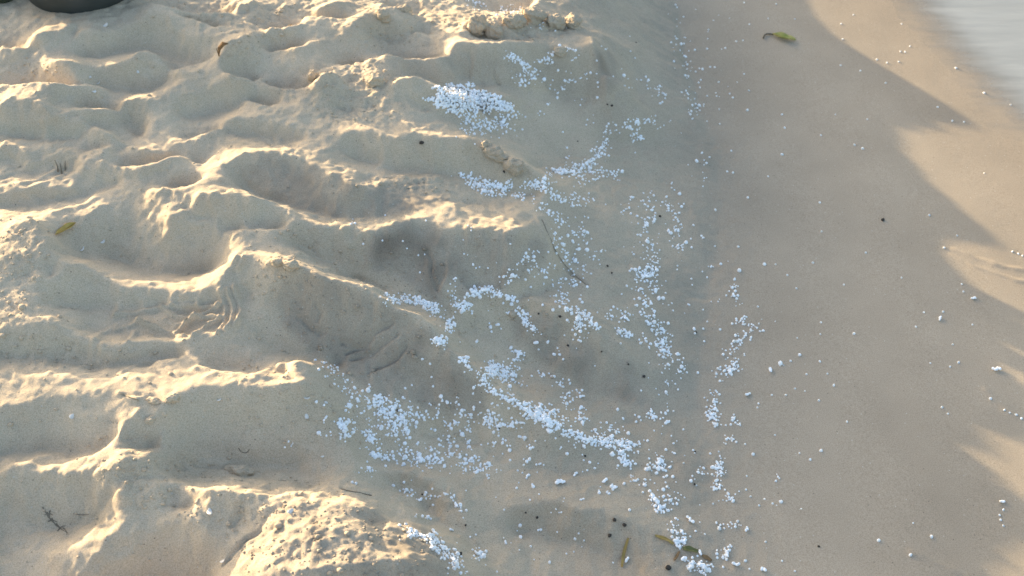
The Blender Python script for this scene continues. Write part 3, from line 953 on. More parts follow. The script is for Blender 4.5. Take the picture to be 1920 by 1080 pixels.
q, _ = on_sand([-14], [9])
v, f = ico(4)
v = v * np.array([0.075, 0.06, 0.032]) * (1 + 0.12 * noise3(v, 0.8, 5) + 0.04 * noise3(v, 0.3, 6))[:, None]
bag = mesh_obj('dark_bag', v, f, M_BAG)
bag.location = Vector(q[0]) + Vector((-0.02, 0.055, 0.008))
tag(bag, 'dark green bag just showing at the very top left corner', 'bag')

# ------------------------------------------------------------------ foam beads
BLOBS = [   # u, v, su, sv, count
    (905, 240, 32, 20, 45), (890, 8, 14, 7, 18), (1015, 45, 14, 8, 14), (1060, 50, 10, 6, 8), (985, 150, 13, 10, 28), (1190, 256, 8, 9, 16),
    (1100, 325, 42, 10, 60), (1150, 330, 14, 8, 16), (1090, 375, 18, 11, 22), (1085, 430, 14, 18, 26), (1120, 480, 11, 8, 10), (1080, 490, 11, 10, 12),
    (1170, 395, 6, 5, 5), (1030, 510, 24, 14, 34), (1060, 550, 18, 14, 30), (1085, 602, 11, 17, 38), (970, 672, 10, 9, 18), (1010, 700, 9, 5, 9),
    (1050, 715, 10, 6, 12), (1065, 750, 8, 12, 20), (1092, 783, 12, 11, 26), (1142, 810, 14, 8, 20), (715, 766, 22, 17, 130), (752, 793, 18, 16, 95),
    (662, 782, 14, 12, 22), (860, 785, 60, 14, 55), (922, 796, 15, 13, 26), (965, 795, 14, 6, 16), (840, 836, 9, 9, 16), (881, 876, 22, 10, 42),
    (800, 856, 20, 7, 26), (1150, 915, 10, 6, 8), (680, 880, 14, 6, 9), (895, 1040, 10, 7, 16), (790, 968, 12, 8, 8), (1195, 902, 14, 7, 14),
    (1377, 550, 5, 12, 13), (1378, 786, 6, 6, 9), (1362, 822, 10, 6, 8), (1365, 932, 9, 7, 13), (1388, 982, 8, 6, 6), (1362, 990, 8, 6, 8),
    (1128, 590, 20, 9, 12), (1180, 600, 10, 6, 7), (925, 600, 42, 28, 30), (850, 770, 80, 28, 60), (800, 840, 100, 22, 55), (1040, 880, 120, 34, 48),
    (985, 1020, 100, 45, 26), (1065, 150, 42, 26, 38), (1150, 610, 70, 70, 24), (1230, 780, 28, 45, 34), (1280, 700, 26, 22, 18), (1175, 130, 50, 40, 12),
    (1330, 160, 35, 120, 30), (1290, 420, 40, 80, 30), (1330, 560, 40, 60, 14), (1290, 900, 22, 45, 26), (1320, 1010, 30, 45, 26), (850, 480, 80, 50, 8),
    (900, 700, 60, 20, 10), (1120, 210, 60, 40, 10), (1090, 290, 50, 16, 8), (1450, 640, 60, 80, 10), (600, 780, 14, 30, 8), (1440, 860, 50, 120, 10),
    (1240, 560, 30, 60, 24), (740, 470, 70, 40, 8), (1010, 830, 60, 12, 16), (1050, 660, 60, 40, 10),
]
TRAILS = [  # spread, count, points
    (13, 75, [(850, 208), (890, 225), (925, 238), (950, 232)]), (9, 26, [(940, 200), (965, 215)]),
    (7, 32, [(930, 20), (985, 25)]), (5, 75, [(950, 105), (975, 115), (1003, 142)]), (4, 32, [(1010, 117), (1050, 95), (1075, 90), (1080, 105)]),
    (8, 16, [(1200, 150), (1230, 165), (1245, 190)]), (9, 42, [(1265, 10), (1275, 80), (1285, 130), (1305, 180), (1310, 210)]),
    (9, 42, [(1130, 245), (1180, 235), (1215, 225), (1250, 235)]), (7, 115, [(1135, 262), (1130, 280), (1110, 305), (1080, 318), (1040, 325), (1015, 335)]),
    (8, 115, [(868, 335), (900, 345), (950, 350)]), (7, 42, [(985, 345), (1020, 345)]), (6, 36, [(1020, 350), (1050, 375), (1080, 390)]),
    (7, 30, [(900, 360), (1000, 370)]), (7, 26, [(1010, 380), (1025, 395), (1060, 420)]), (8, 26, [(1040, 440), (1070, 490)]),
    (8, 180, [(1215, 365), (1220, 400), (1210, 430), (1225, 470), (1230, 500), (1200, 520), (1205, 560), (1215, 590), (1240, 620), (1245, 670)]),
    (6, 32, [(1245, 370), (1270, 410), (1265, 480)]), (7, 30, [(1003, 470), (985, 490), (950, 525)]), (5, 75, [(880, 555), (910, 540), (935, 550), (955, 560)]),
    (7, 135, [(725, 562), (760, 560), (800, 570), (820, 585)]), (7, 40, [(850, 570), (880, 575), (860, 580)]), (6, 36, [(845, 600), (840, 620)]),
    (5, 42, [(965, 575), (985, 600), (1005, 625)]), (4, 38, [(1060, 575), (1100, 595), (1120, 615)]), (5, 22, [(1160, 620), (1185, 630)]), (6, 26, [(1235, 640), (1250, 665)]),
    (6, 32, [(815, 635), (835, 645)]), (4, 16, [(865, 670), (880, 685)]), (11, 140, [(905, 700), (935, 695), (960, 705)]), (6, 105, [(900, 715), (930, 735), (970, 755), (1000, 775), (1030, 790)]),
    (11, 120, [(1000, 768), (1030, 785), (1040, 800)]), (8, 160, [(1060, 810), (1100, 825), (1150, 830), (1190, 840)]), (6, 36, [(1160, 845), (1175, 870)]),
    (8, 38, [(605, 680), (620, 690), (640, 720), (690, 750)]), (8, 32, [(690, 800), (700, 830)]), (7, 34, [(640, 790), (650, 820)]),
    (9, 60, [(690, 850), (780, 865), (880, 875), (910, 885)]), (5, 16, [(700, 850), (720, 863)]), (7, 32, [(740, 915), (800, 935), (840, 920), (855, 945), (870, 970)]),
    (7, 130, [(765, 990), (785, 1005), (810, 1010), (825, 1030), (850, 1045), (862, 1070)]), (6, 32, [(1215, 930), (1235, 945), (1245, 965)]),
    (6, 36, [(1255, 975), (1270, 1000), (1280, 1020)]), (10, 26, [(1290, 1055), (1330, 1065)]), (8, 28, [(1225, 880), (1250, 860)]),
    (9, 22, [(1385, 600), (1430, 620)]), (9, 65, [(1390, 630), (1370, 660), (1380, 690), (1345, 700)]), (7, 42, [(1340, 740), (1335, 775), (1345, 800)]),
    (6, 38, [(1345, 850), (1350, 880), (1340, 920)]), (12, 60, [(1180, 340), (1225, 560), (1250, 700), (1230, 860), (1260, 960)]),
    (3, 10, [(850, 520), (848, 545), (852, 560)]), (4, 22, [(1190, 505), (1215, 520), (1235, 500)]),
]
SINGLES = [ # lone beads on the strand, read off one by one: u, v, radius mm
    (1395, 5, 3), (1455, 8, 3.4), (1405, 46, 3.2), (1328, 56, 3), (1440, 35, 2.4), (1490, 36, 2.6), (1380, 78, 3.6), (1393, 76, 2.6), (1580, 74, 3), (1576, 123, 3.6), (1613, 133, 3.2),
    (1660, 156, 3.2), (1395, 139, 3), (1404, 170, 3), (1368, 176, 3), (1401, 207, 4.6), (1466, 215, 3.4), (1471, 240, 3.8), (1566, 215, 2.4), (1539, 254, 3.2), (1602, 272, 3.4),
    (1617, 279, 4.4), (1626, 224, 2.8), (1466, 290, 4.4), (1363, 322, 3.4), (1374, 324, 3.6), (1371, 283, 3), (1440, 331, 3), (1330, 295, 3), (1316, 287, 4), (1304, 195, 3.4), (1290, 185, 3.4),
    (1758, 201, 3.6), (1785, 227, 3.4), (1807, 229, 3.2), (1845, 69, 3.8), (1792, 128, 4), (1845, 175, 4), (1895, 197, 3.4), (1600, 28, 2.6), (1577, 45, 3), (1690, 45, 2.6), (1706, 87, 2.8),
    (1688, 97, 2.8), (1697, 98, 2.8), (1644, 112, 3), (1663, 118, 3), (1685, 116, 3), (1845, 325, 2), (1402, 371, 4), (1537, 380, 3.4), (1341, 394, 4), (1540, 434, 3.2), (1742, 404, 3.6),
    (1384, 463, 3.8), (1623, 474, 3), (1433, 496, 4.8), (1524, 493, 3.4), (1476, 516, 3.2), (1493, 541, 3), (1582, 534, 2.8), (1454, 496, 2.6), (1295, 448, 3), (1770, 465, 3.4), (1794, 442, 2.8),
    (1690, 521, 2.6), (1898, 472, 3), (1909, 476, 3), (1917, 480, 3), (1803, 533, 2.8), (1806, 547, 2.8), (1768, 585, 3.2), (1717, 613, 3), (1732, 586, 2.8), (1601, 626, 4), (1539, 605, 3),
    (1538, 627, 2.4), (1350, 618, 3.8), (1408, 633, 3.8), (1499, 666, 4.6), (1482, 677, 3.2), (1537, 678, 3.2), (1512, 702, 2.8), (1797, 680, 3.4), (1781, 688, 3), (1744, 681, 2.4), (1786, 646, 2.6),
    (1823, 609, 2.6), (1563, 723, 3.6), (1342, 733, 3.2), (1447, 741, 2.8), (1473, 741, 3.2), (1535, 751, 3), (1422, 757, 2.8), (1588, 791, 3), (1766, 764, 3.6), (1777, 776, 2.6), (1857, 748, 4),
    (1883, 769, 3.2), (1893, 774, 2.8), (1905, 778, 3.4), (1915, 785, 3.6), (1387, 797, 3.6), (1362, 824, 3.6), (1380, 829, 3.4), (1397, 833, 2.6), (1412, 852, 4.4), (1519, 862, 3.4), (1464, 941, 4.8),
    (1407, 931, 2.8), (1423, 948, 2.6), (1647, 1014, 4), (1746, 1007, 4), (1707, 1041, 4.2), (1400, 893, 2.4), (1435, 1016, 2.8), (1397, 1052, 3.8), (1466, 1052, 2.6), (1490, 1071, 2.6), (1881, 956, 2.8),
    (1874, 966, 2.8), (1876, 975, 3), (1881, 986, 2.6), (1712, 981, 2.2), (1405, 1067, 2.6), (1453, 816, 2.6), (1340, 462, 2.8), (1296, 523, 3), (1290, 571, 3), (1318, 581, 2.4), (1292, 572, 3.2),
    (1198, 782, 4), (1158, 768, 4.4), (1168, 785, 3.6), (1037, 581, 4.6), (1027, 641, 4.8), (975, 985, 4.4), (976, 1008, 4.6), (1030, 1055, 3.8), (1009, 994, 2.8), (812, 947, 3.2), (660, 905, 3.6), (667, 907, 3.6),
    (880, 838, 3.6), (1101, 882, 2.8), (945, 956, 2.8), (1085, 1000, 2.6), (755, 452, 2.6), (887, 496, 3.6), (870, 476, 2.6), (717, 451, 2.6), (763, 466, 2.4),
]
CHUNKS = [  # fused lumps of foam: u, v, size mm, stretch, heading deg, label
    (1867, 694, 8.5, 2.0, 5, 'long white foam chunk on wet sand near the right edge'),
    (1825, 560, 6, 1.5, 10, 'small white foam chunk at the edge of the shadow, far right'),
    (1762, 598, 6.5, 1.7, 60, 'upright cluster of fused white foam on wet sand, right of centre'),
    (1444, 695, 6.5, 1.3, 80, 'white foam chunk just right of the bead trail on the wet sand'),
    (1402, 740, 6.5, 1.4, 8, 'flat white foam chunk below the bead trail at the toe of the bank'),
    (1879, 942, 6, 1.3, 20, 'white foam chunk topping a short column of beads, lower right'),
    (1400, 994, 6.5, 1.4, 60, 'white foam chunk on wet sand near the bottom, right of the olive scrap'),
    (1431, 1069, 6.5, 1.4, -35, 'white foam chunk at the bottom edge on the wet strand'),
    (1379, 1059, 7, 1.8, -20, 'elongated white foam chunk near the bottom edge beside smaller beads'),
    (1363, 1040, 6.5, 2.0, 80, 'narrow upright white foam chunk near the bottom edge'),
    (1292, 976, 7.5, 2.0, -55, 'slanting white foam chunk above the olive scrap'),
    (1317, 1062, 9, 1.3, -40, 'largest white foam lump at the bottom among the grass blades'),
    (1282, 1048, 7, 1.1, 30, 'round white foam lump left of the largest lump at the bottom'),
    (1296, 1062, 7.5, 1.2, 90, 'white foam lump between two others at the bottom of the bank'),
    (1267, 1022, 7.5, 2.0, -55, 'long white foam chunk beside the ochre grass blade'),
    (1312, 1037, 5.5, 1.4, 85, 'small white foam chunk touching the olive scrap'),
    (1176, 1050, 5.5, 1.3, 60, 'white foam chunk beside the upright ochre grass blade'),
    (1050, 905, 8.5, 1.7, 15, 'white foam chunk lying alone on the lower slope of the bank'),
    (1133, 903, 7, 1.5, 40, 'white foam chunk on the lower slope, left of a twin chunk'),
    (1150, 915, 7, 1.5, -25, 'white foam chunk on the lower slope, right of a twin chunk'),
    (1226, 936, 9.5, 2.0, -45, 'big slanting white foam chunk at the toe of the bank'),
    (1078, 890, 5.5, 1.6, 50, 'small slanting white foam chunk on the lower slope'),
    (1005, 642, 7, 1.1, 20, 'white foam lump on the dark face below the middle ridge'),
    (970, 668, 8, 1.2, 80, 'white foam lump on top of the big bead cluster'),
    (1083, 596, 7.5, 1.4, 70, 'white foam lump on the crest of the middle ridge'),
    (1090, 745, 6.5, 1.5, 30, 'white foam chunk on the slope above the long bead band'),
    (1175, 600, 6, 1.6, -25, 'white foam chunk above the toe, right of the middle ridge'),
    (1180, 629, 6.5, 1.5, -20, 'white foam chunk at the foot of the middle ridge'),
    (1213, 519, 6, 1.3, 30, 'white foam chunk in the upright bead trail on the slope'),
    (1375, 555, 6.5, 1.5, 80, 'white foam chunk heading the bead trail on the wet sand'),
    (787, 938, 5.5, 1.4, 75, 'small white foam chunk above the crumbly mound'),
    (812, 1000, 7, 1.9, -60, 'slanting white foam chunk at the rim of the crumbly mound'),
    (845, 995, 5.5, 1.2, 20, 'white foam chunk just off the crumbly mound'),
    (850, 1055, 8, 1.5, -60, 'thick white foam chunk on the right rim of the crumbly mound'),
    (893, 1040, 7.5, 1.4, 10, 'ragged white foam chunk right of the crumbly mound'),
    (855, 947, 5.5, 1.6, -50, 'white foam chunk on the low fold of the bank'),
]
bv, bf = ico(1)
BEAD_MESHES = []
for k in range(6):
    p = bv * (1 + 0.30 * noise3(bv, 0.9, 40 + k))[:, None]
    p[:, 2] *= 0.86
    me = bpy.data.meshes.new('foam_bead')
    me.from_pydata([tuple(x) for x in p], [], [tuple(int(i) for i in t) for t in bf])
    me.polygons.foreach_set('use_smooth', np.ones(len(me.polygons), bool))
    me.materials.append(M_FOAM)
    BEAD_MESHES.append((me, p))

# bead list: u, v, radius, lift
beads = []
for (u, v, su, sv, n) in BLOBS:
    n = int(n * 1.4)
    # beads gather in little knots
    kn = max(2, n // 6)
    ku = rng.normal(u, su * 0.8, kn); kv = rng.normal(v, sv * 0.8, kn)
    for i in range(n):
        k = rng.integers(kn)
        if rng.random() < 0.5:
            beads.append((ku[k] + rng.normal(0, 5.0), kv[k] + rng.normal(0, 4.0)))
        else:
            beads.append((rng.normal(u, su), rng.normal(v, sv)))
for (sp, n, pts) in TRAILS:
    n = int(n * 1.6)
    pts = np.array(pts, float)
    seg = np.linalg.norm(np.diff(pts, axis=0), axis=1); cum = np.concatenate([[0], np.cumsum(seg)])
    kn = max(3, n // 6)
    kt = rng.random(kn) * cum[-1]
    for i in range(n):
        t = rng.choice(kt) + rng.normal(0, 5.5) if rng.random() < 0.55 else rng.random() * cum[-1]
        t = min(max(t, 0), cum[-1])
        x = np.interp(t, cum, pts[:, 0]); y = np.interp(t, cum, pts[:, 1])
        beads.append((x + rng.normal(0, sp), y + rng.normal(0, sp * 0.75)))
beads = np.array(beads)
rad = np.clip(0.00165 * np.exp(rng.normal(0, 0.36, len(beads))), 0.0010, 0.0042)
lift = np.zeros(len(beads))
# the oval heap
n = 800
a = rng.random(n) * 2 * math.pi; rr = np.sqrt(rng.random(n))
rr = rr ** 1.15 * (1 + 0.16 * np.sin(3 * a + 1) + 0.12 * np.sin(7 * a) + 0.10 * np.sin(13 * a + 2) + rng.normal(0, 0.07, n))
hu = 876 + 70 * rr * np.cos(a); hv = 187 + 0.10 * 70 * rr * np.cos(a) + 25 * rr * np.sin(a)
heap = np.stack([hu, hv], -1)
hr = np.clip(0.0022 * np.exp(rng.normal(0, 0.2, n)), 0.002, 0.0045)
hl = 0.009 * np.clip(1 - rr ** 2, 0, 1) * rng.random(n)
beads = np.concatenate([beads, heap]); rad = np.concatenate([rad, hr]); lift = np.concatenate([lift, hl])
single = np.zeros(len(beads), bool)
sg = np.array(SINGLES, float)
beads = np.concatenate([beads, sg[:, :2]]); rad = np.concatenate([rad, sg[:, 2] * 0.00066]); lift = np.concatenate([lift, np.zeros(len(sg))])
single = np.concatenate([single, np.ones(len(sg), bool)])
pos, nrm = on_sand(beads[:, 0], beads[:, 1])
pos = pos + nrm * (rad * 0.25 + lift)[:, None]
# beads do not sit on the lit plateau left of the bank
rots = rng.random((len(beads), 3)) * 6.283
var = rng.integers(0, 6, len(beads))

ZONES = [
    (880, 190, 'white foam bead in the oval heap near the top of the bank', 'beads in the oval heap'),
    (975, 125, 'white foam bead in the streak beside the upper mound', 'beads on the upper mound'),
    (1065, 140, 'white foam bead scattered over the rounded upper mound', 'beads on the upper mound face'),
    (940, 15, 'white foam bead in the gully at the top edge', 'beads in the top gully'),
    (1285, 130, 'white foam bead along the toe of the bank near the top edge', 'beads at the upper toe'),
    (1215, 235, 'white foam bead on the upper slope right of the dark pebble pair', 'beads on the upper slope'),
    (1090, 325, 'white foam bead in the curved band right of the big sand clod', 'beads right of the clod'),
    (920, 345, 'white foam bead in the hollow left below the big sand clod', 'beads left of the clod'),
    (1080, 430, 'white foam bead on the slope beside the thin curved twig', 'beads by the curved twig'),
    (1215, 470, 'white foam bead in the long upright trail down the middle of the slope', 'beads in the upright trail'),
    (900, 555, 'white foam bead in the arc under the sunlit ledge', 'beads under the ledge'),
    (770, 570, 'white foam bead in the patch behind the diagonal ridge', 'beads behind the diagonal ridge'),
    (1060, 590, 'white foam bead along the crest of the middle ridge', 'beads on the middle ridge'),
    (940, 705, 'white foam bead in the big cluster below the middle ridge', 'beads in the big cluster'),
    (1100, 820, 'white foam bead in the long band down the diagonal ridge', 'beads in the long band'),
    (730, 780, 'white foam bead in the dense patch left of the lower slope', 'beads in the left patch'),
    (860, 800, 'white foam bead scattered over the lower dark face', 'beads on the lower face'),
    (830, 865, 'white foam bead in the row under the lower dark face', 'beads in the lower row'),
    (1060, 890, 'white foam bead scattered on the smooth lower slope', 'beads on the smooth lower slope'),
    (830, 1020, 'white foam bead along the rim of the crumbly mound', 'beads at the crumbly mound'),
    (1250, 960, 'white foam bead at the toe of the bank near the bottom', 'beads at the lower toe'),
    (1240, 680, 'white foam bead at the toe below the upright trail', 'beads at the middle toe'),
    (1385, 650, 'white foam bead in the trail on the wet sand past the toe', 'beads in the strand trail'),
    (1345, 870, 'white foam bead in the thin lower trail on the wet sand', 'beads in the lower strand trail'),
    (1000, 1030, 'white foam bead scattered near the bottom edge of the slope', 'beads at the bottom edge'),
    (1420, 120, 'lone white foam bead on wet sand near the yellow-green leaf', 'lone beads near the leaf'),
    (1590, 230, 'lone white foam bead on shaded wet sand near the shadow edge', 'lone beads near the shadow edge'),
    (1680, 90, 'lone white foam bead on the sunlit strip before the water', 'lone beads on the sunlit strip'),
    (1845, 150, 'lone white foam bead at the edge of the water', 'lone beads at the water'),
    (1400, 330, 'lone white foam bead on wet sand right of the upper slope', 'lone beads right of the upper slope'),
    (1520, 500, 'lone white foam bead on wet sand in the middle right', 'lone beads in the middle right'),
    (1790, 500, 'lone white foam bead at the lit wedge by the right edge', 'lone beads by the lit wedge'),
    (1530, 700, 'lone white foam bead on wet sand below the middle right', 'lone beads lower middle right'),
    (1800, 690, 'lone white foam bead on wet sand close to the right edge', 'lone beads close to the right edge'),
    (1890, 775, 'white foam bead in the short sunlit string at the right edge', 'beads in the sunlit string'),
    (1430, 900, 'lone white foam bead on wet sand right of the lower trail', 'lone beads right of the lower trail'),
    (1700, 1020, 'lone white foam bead near the sunlit patch at the bottom right', 'lone beads bottom right'),
    (1878, 968, 'white foam bead in the short column at the lower right', 'beads in the short column'),
    (840, 470, 'lone white foam bead on the damp brown face under the ledge', 'lone beads on the damp face'),
]
zc = np.array([(z[0], z[1]) for z in ZONES], float)
app = rad * F / np.linalg.norm(pos - np.array([0, 0, CAM_H]), axis=1)
vis = (beads[:, 0] > 3) & (beads[:, 0] < 1917) & (beads[:, 1] > 3) & (beads[:, 1] < 1077)
score = app * vis + 100 * (single & vis)
NCH = len(CHUNKS)
chosen = np.argsort(-score)[:300 - NCH]
ischosen = np.zeros(len(beads), bool); ischosen[chosen] = True
from mathutils import Euler
ORD = ['first', 'second', 'third', 'fourth', 'fifth', 'sixth', 'seventh', 'eighth', 'ninth', 'tenth', 'eleventh', 'twelfth', 'thirteenth', 'fourteenth', 'fifteenth', 'sixteenth', 'seventeenth', 'eighteenth', 'nineteenth', 'twentieth']
zone = np.argmin((zc[None, :, 0] - beads[:, None, 0]) ** 2 + (zc[None, :, 1] - beads[:, None, 1]) ** 2, axis=1)
for i in chosen:
    o = bpy.data.objects.new('foam_bead', BEAD_MESHES[var[i]][0])
    COL.objects.link(o)
    o.location = tuple(map(float, pos[i])); o.rotation_euler = tuple(map(float, rots[i])); o.scale = (float(rad[i]),) * 3
    z = ZONES[zone[i]]
    lab = z[2]
    if lab.startswith('lone') and single[i]:
        peers = [j for j in chosen if zone[j] == zone[i] and single[j]]
        k = sorted(peers, key=lambda j: beads[j, 0]).index(i)
        if k < len(ORD):
            lab = ORD[k] + ' from the left of ' + lab.replace('lone white foam bead', 'lone foam beads')
    if lab == z[2]:
        peers = [j for j in chosen if zone[j] == zone[i]]
        if len(peers) > 3:
            lab = ('upper' if beads[i, 1] < np.median(beads[peers, 1]) else 'lower') + '-' + ('left' if beads[i, 0] < np.median(beads[peers, 0]) else 'right') + ' ' + lab
    tag(o, lab, 'foam bead', z[3])
# all the others: one mass
rest = np.where(~ischosen)[0]
V = []; T = []; off = 0
for i in rest:
    m3 = np.array(Euler(rots[i]).to_matrix())
    p = (BEAD_MESHES[var[i]][1] @ m3.T) * rad[i] + pos[i]
    V.append(p); T.append(bf + off); off += len(p)
V = np.concatenate(V); T = np.concatenate(T)
me = bpy.data.meshes.new('foam_beads')
me.vertices.add(len(V)); me.vertices.foreach_set('co', V.astype(np.float32).ravel())
me.loops.add(T.size); me.loops.foreach_set('vertex_index', T.ravel().astype(np.int32))
me.polygons.add(len(T)); me.polygons.foreach_set('loop_start', (np.arange(len(T)) * 3).astype(np.int32))
me.polygons.foreach_set('use_smooth', np.ones(len(T), bool))
me.update(calc_edges=True); me.materials.append(M_FOAM)
o = bpy.data.objects.new('foam_beads', me); COL.objects.link(o)
o['kind'] = 'stuff'; tag(o, 'small white foam beads strewn in clusters down the sand bank', 'foam beads')

# fused chunks
cv, cf = ico(2)
CH = np.array([(c[0], c[1]) for c in CHUNKS], float)
cp, cn = on_sand(CH[:, 0], CH[:, 1])
for i, (u, v, size, st, hd, lab) in enumerate(CHUNKS):
    Vc = []; Tc = []; off = 0
    k = rnd.choice((4, 5, 6))
    for j in range(k):
        t = (j / (k - 1) - 0.5) * 2
        c = np.array([t * st * 0.55 + rnd.uniform(-.15, .15), rnd.uniform(-.32, .32), rnd.uniform(-.05, .25)])
        r = rnd.uniform(0.42, 0.62)
        p = cv * r * (1 + 0.12 * noise3(cv, 0.7, 90 + 7 * i + j))[:, None] + c
        Vc.append(p); Tc.append(cf + off); off += len(p)
    Vc = np.concatenate(Vc) * size * 0.001 * 0.62; Vc[:, 2] *= 0.8
    o = mesh_obj('foam_chunk', Vc, np.concatenate(Tc), M_FOAM)
    o.location = tuple(map(float, cp[i] + cn[i] * size * 0.00035))
    yaw = Matrix.Rotation(R(hd), 3, 'Z')
    tilt = Vector((0, 0, 1)).rotation_difference(Vector(cn[i])).to_matrix()
    o.rotation_euler = (tilt @ yaw).to_euler()
    tag(o, lab, 'foam chunk', 'fused foam chunks')


# ------------------------------------------------------------------ sand clods that broke off the bank
def clod(u, v, size, seed, label, wet=0.3, flatz=0.75, yaw=0, sink=0.36, sub=4):
    cv_, cf_ = ico(sub)
    p = cv_ * (1 + 0.34 * noise3(cv_, 1.0, seed) + 0.24 * noise3(cv_, 0.5, seed + 3) + 0.12 * noise3(cv_, 0.22, seed + 6) + 0.05 * noise3(cv_, 0.1, seed + 9))[:, None]
    p = p * np.array(size)
    q_, n_ = on_sand([u], [v])
    o_ = mesh_obj('sand_clod', p, cf_, M_SAND)
    at_ = o_.data.attributes.new('wetness', 'FLOAT', 'POINT')
    at_.data.foreach_set('value', np.full(len(p), wet * 0.6, np.float32))
    o_.location = tuple(map(float, q_[0] + n_[0] * size[2] * (1 - 2 * sink)))
    o_.rotation_euler = (0, 0, R(yaw))
    tag(o_, label, 'sand clod', 'sand clods')
    return o_


clod(925, 290, (.028, .014, .014), 10, 'long sand clod on the ridge below the oval bead heap', .45, yaw=-28)
clod(962, 308, (.022, .014, .013), 20, 'dark-gapped sand clod at the lower end of the clod ridge', .5, yaw=-40)
clod(912, 275, (.010, .008, .010), 25, 'small sand clod at the upper end of the clod ridge', .3, yaw=10)
clod(893, 50, (.022, .016, .024), 30, 'pointed sand clod at the left end of the top row', .35, yaw=20)
clod(925, 60, (.020, .014, .020), 40, 'second sand clod from the left in the top row', .4, yaw=-30)
clod(962, 46, (.022, .014, .016), 50, 'third sand clod from the left in the top row', .35, yaw=10)
clod(1002, 34, (.026, .016, .018), 60, 'broad sand clod in the middle of the top row', .4, yaw=-8)
clod(1040, 46, (.018, .014, .018), 70, 'rounded sand clod right of the broad one in the top row', .45, yaw=30)
clod(1072, 46, (.022, .014, .018), 80, 'rightmost sand clod in the top row', .45, yaw=-25)
clod(447, 886, (.020, .009, .010), 90, 'knobbly sand clod on the lit plain above the crumbly mound', .1, yaw=-5)
clod(545, 497, (.014, .010, .010), 100, 'rough sand clod on the crest of the diagonal ridge', .05, yaw=-15)
clod(522, 490, (.010, .008, .007), 110, 'small sand clod left of the rough one on the diagonal ridge', .05)
clod(715, 30, (.016, .010, .012), 120, 'sand clod on the mound near the top edge', .2, yaw=-20)
clod(757, 22, (.016, .010, .012), 130, 'sand clod right of another near the top edge', .25, yaw=10)
clod(705, 152, (.018, .012, .012), 140, 'lumpy sand clod left of the sunlit terrace', .1, yaw=25)
clod(590, 145, (.010, .009, .013), 150, 'upright sand clod beside the sunlit lump, upper left of centre', .1)
clod(283, 787, (.008, .005, .004), 160, 'pale sand clod on the lit rib, lower left', .0, yaw=30)
clod(322, 748, (.010, .006, .006), 170, 'right one of two sand clods at the head of the lit rib', .05, yaw=20)
clod(288, 752, (.009, .006, .005), 180, 'left one of two sand clods at the head of the lit rib', .05, yaw=-10)
clod(1050, 97, (.012, .010, .009), 190, 'small sand clod on top of the rounded upper mound', .2)

# loose crumbs of sand in the crumbly places
cu = []
for k, poly in CRUMB:
    pa = np.array(poly, float)
    mn, mx = pa.min(0), pa.max(0)
    area = (mx - mn).prod()
    nn = int(area / 95 * k)
    c = mn + rng.random((nn, 2)) * (mx - mn)
    cu.append(c[in_poly(c[:, 0], c[:, 1], poly)])
extra = np.stack([rng.random(420) * 640, rng.random(420) * 1080], -1)
bankx = np.stack([450 + rng.random(700) * 600, 430 + rng.random(700) * 400], -1)
cu = np.concatenate(cu + [extra, bankx])
cu = cu[(cu[:, 1] > 2) & (cu[:, 1] < 1090)]
cpos, cnr = on_sand(cu[:, 0], cu[:, 1])
cr = np.clip(0.00115 * np.exp(rng.normal(0, 0.45, len(cu))), 0.001, 0.006)
V = []; T = []; off = 0
for i in range(len(cu)):
    p = bv * (1 + 0.3 * noise3(bv, 0.8, 1000 + i % 40))[:, None] * cr[i] * np.array([1.15, 1, 0.8]) + cpos[i] + cnr[i] * cr[i] * 0.25
    V.append(p); T.append(bf + off); off += len(p)
V = np.concatenate(V); T = np.concatenate(T)
o = mesh_obj('sand_crumbs', V, T, M_SAND)
at_ = o.data.attributes.new('wetness', 'FLOAT', 'POINT')
at_.data.foreach_set('value', np.clip(lookup(WET, V[:, 0], V[:, 1]), 0, 1).astype(np.float32))
o['kind'] = 'stuff'; tag(o, 'loose crumbs of clotted sand on the trampled beach', 'sand crumbs')


# ------------------------------------------------------------------ leaves, blades, twigs
def surf_path(pts, n=14, lift=0.002):
    """A curve lying on the sand through photograph pixels."""
    pts = np.array(pts, float)
    seg = np.linalg.norm(np.diff(pts, axis=0), axis=1); cum = np.concatenate([[0], np.cumsum(seg)])
    t = np.linspace(0, cum[-1], n)
    q_, n_ = on_sand(np.interp(t, cum, pts[:, 0]), np.interp(t, cum, pts[:, 1]))
    for _ in range(3):
        q_[1:-1] = 0.5 * q_[1:-1] + 0.25 * (q_[:-2] + q_[2:])
    q_[:, 2] = np.maximum(q_[:, 2], hfun(q_[:, 0], q_[:, 1])) + lift
    return q_


def tube(name, path, r0, r1, material, parent=None, seg=7, knob=0.15, seed=0):
    path = np.array(path); V = []; Fc = []
    rr = random.Random(seed)
    n = len(path)
    for i in range(n):
        d = path[min(i + 1, n - 1)] - path[max(i - 1, 0)]; d /= np.linalg.norm(d) + 1e-9
        a = np.cross(d, [0, 0, 1.0]); a /= np.linalg.norm(a) + 1e-9
        b = np.cross(a, d)
        r = (r0 + (r1 - r0) * i / (n - 1)) * (1 + rr.uniform(-knob, knob))
        for k in range(seg):
            w = 2 * math.pi * k / seg
            V.append(path[i] + r * (math.cos(w) * a + math.sin(w) * b))
    for i in range(n - 1):
        for k in range(seg):
            p0 = i * seg + k; p1 = i * seg + (k + 1) % seg
            Fc.append((p0, p1, p1 + seg, p0 + seg))
    Fc.append(tuple(range(seg))[::-1]); Fc.append(tuple(range((n - 1) * seg, n * seg)))
    return mesh_obj(name, V, Fc, material, parent)


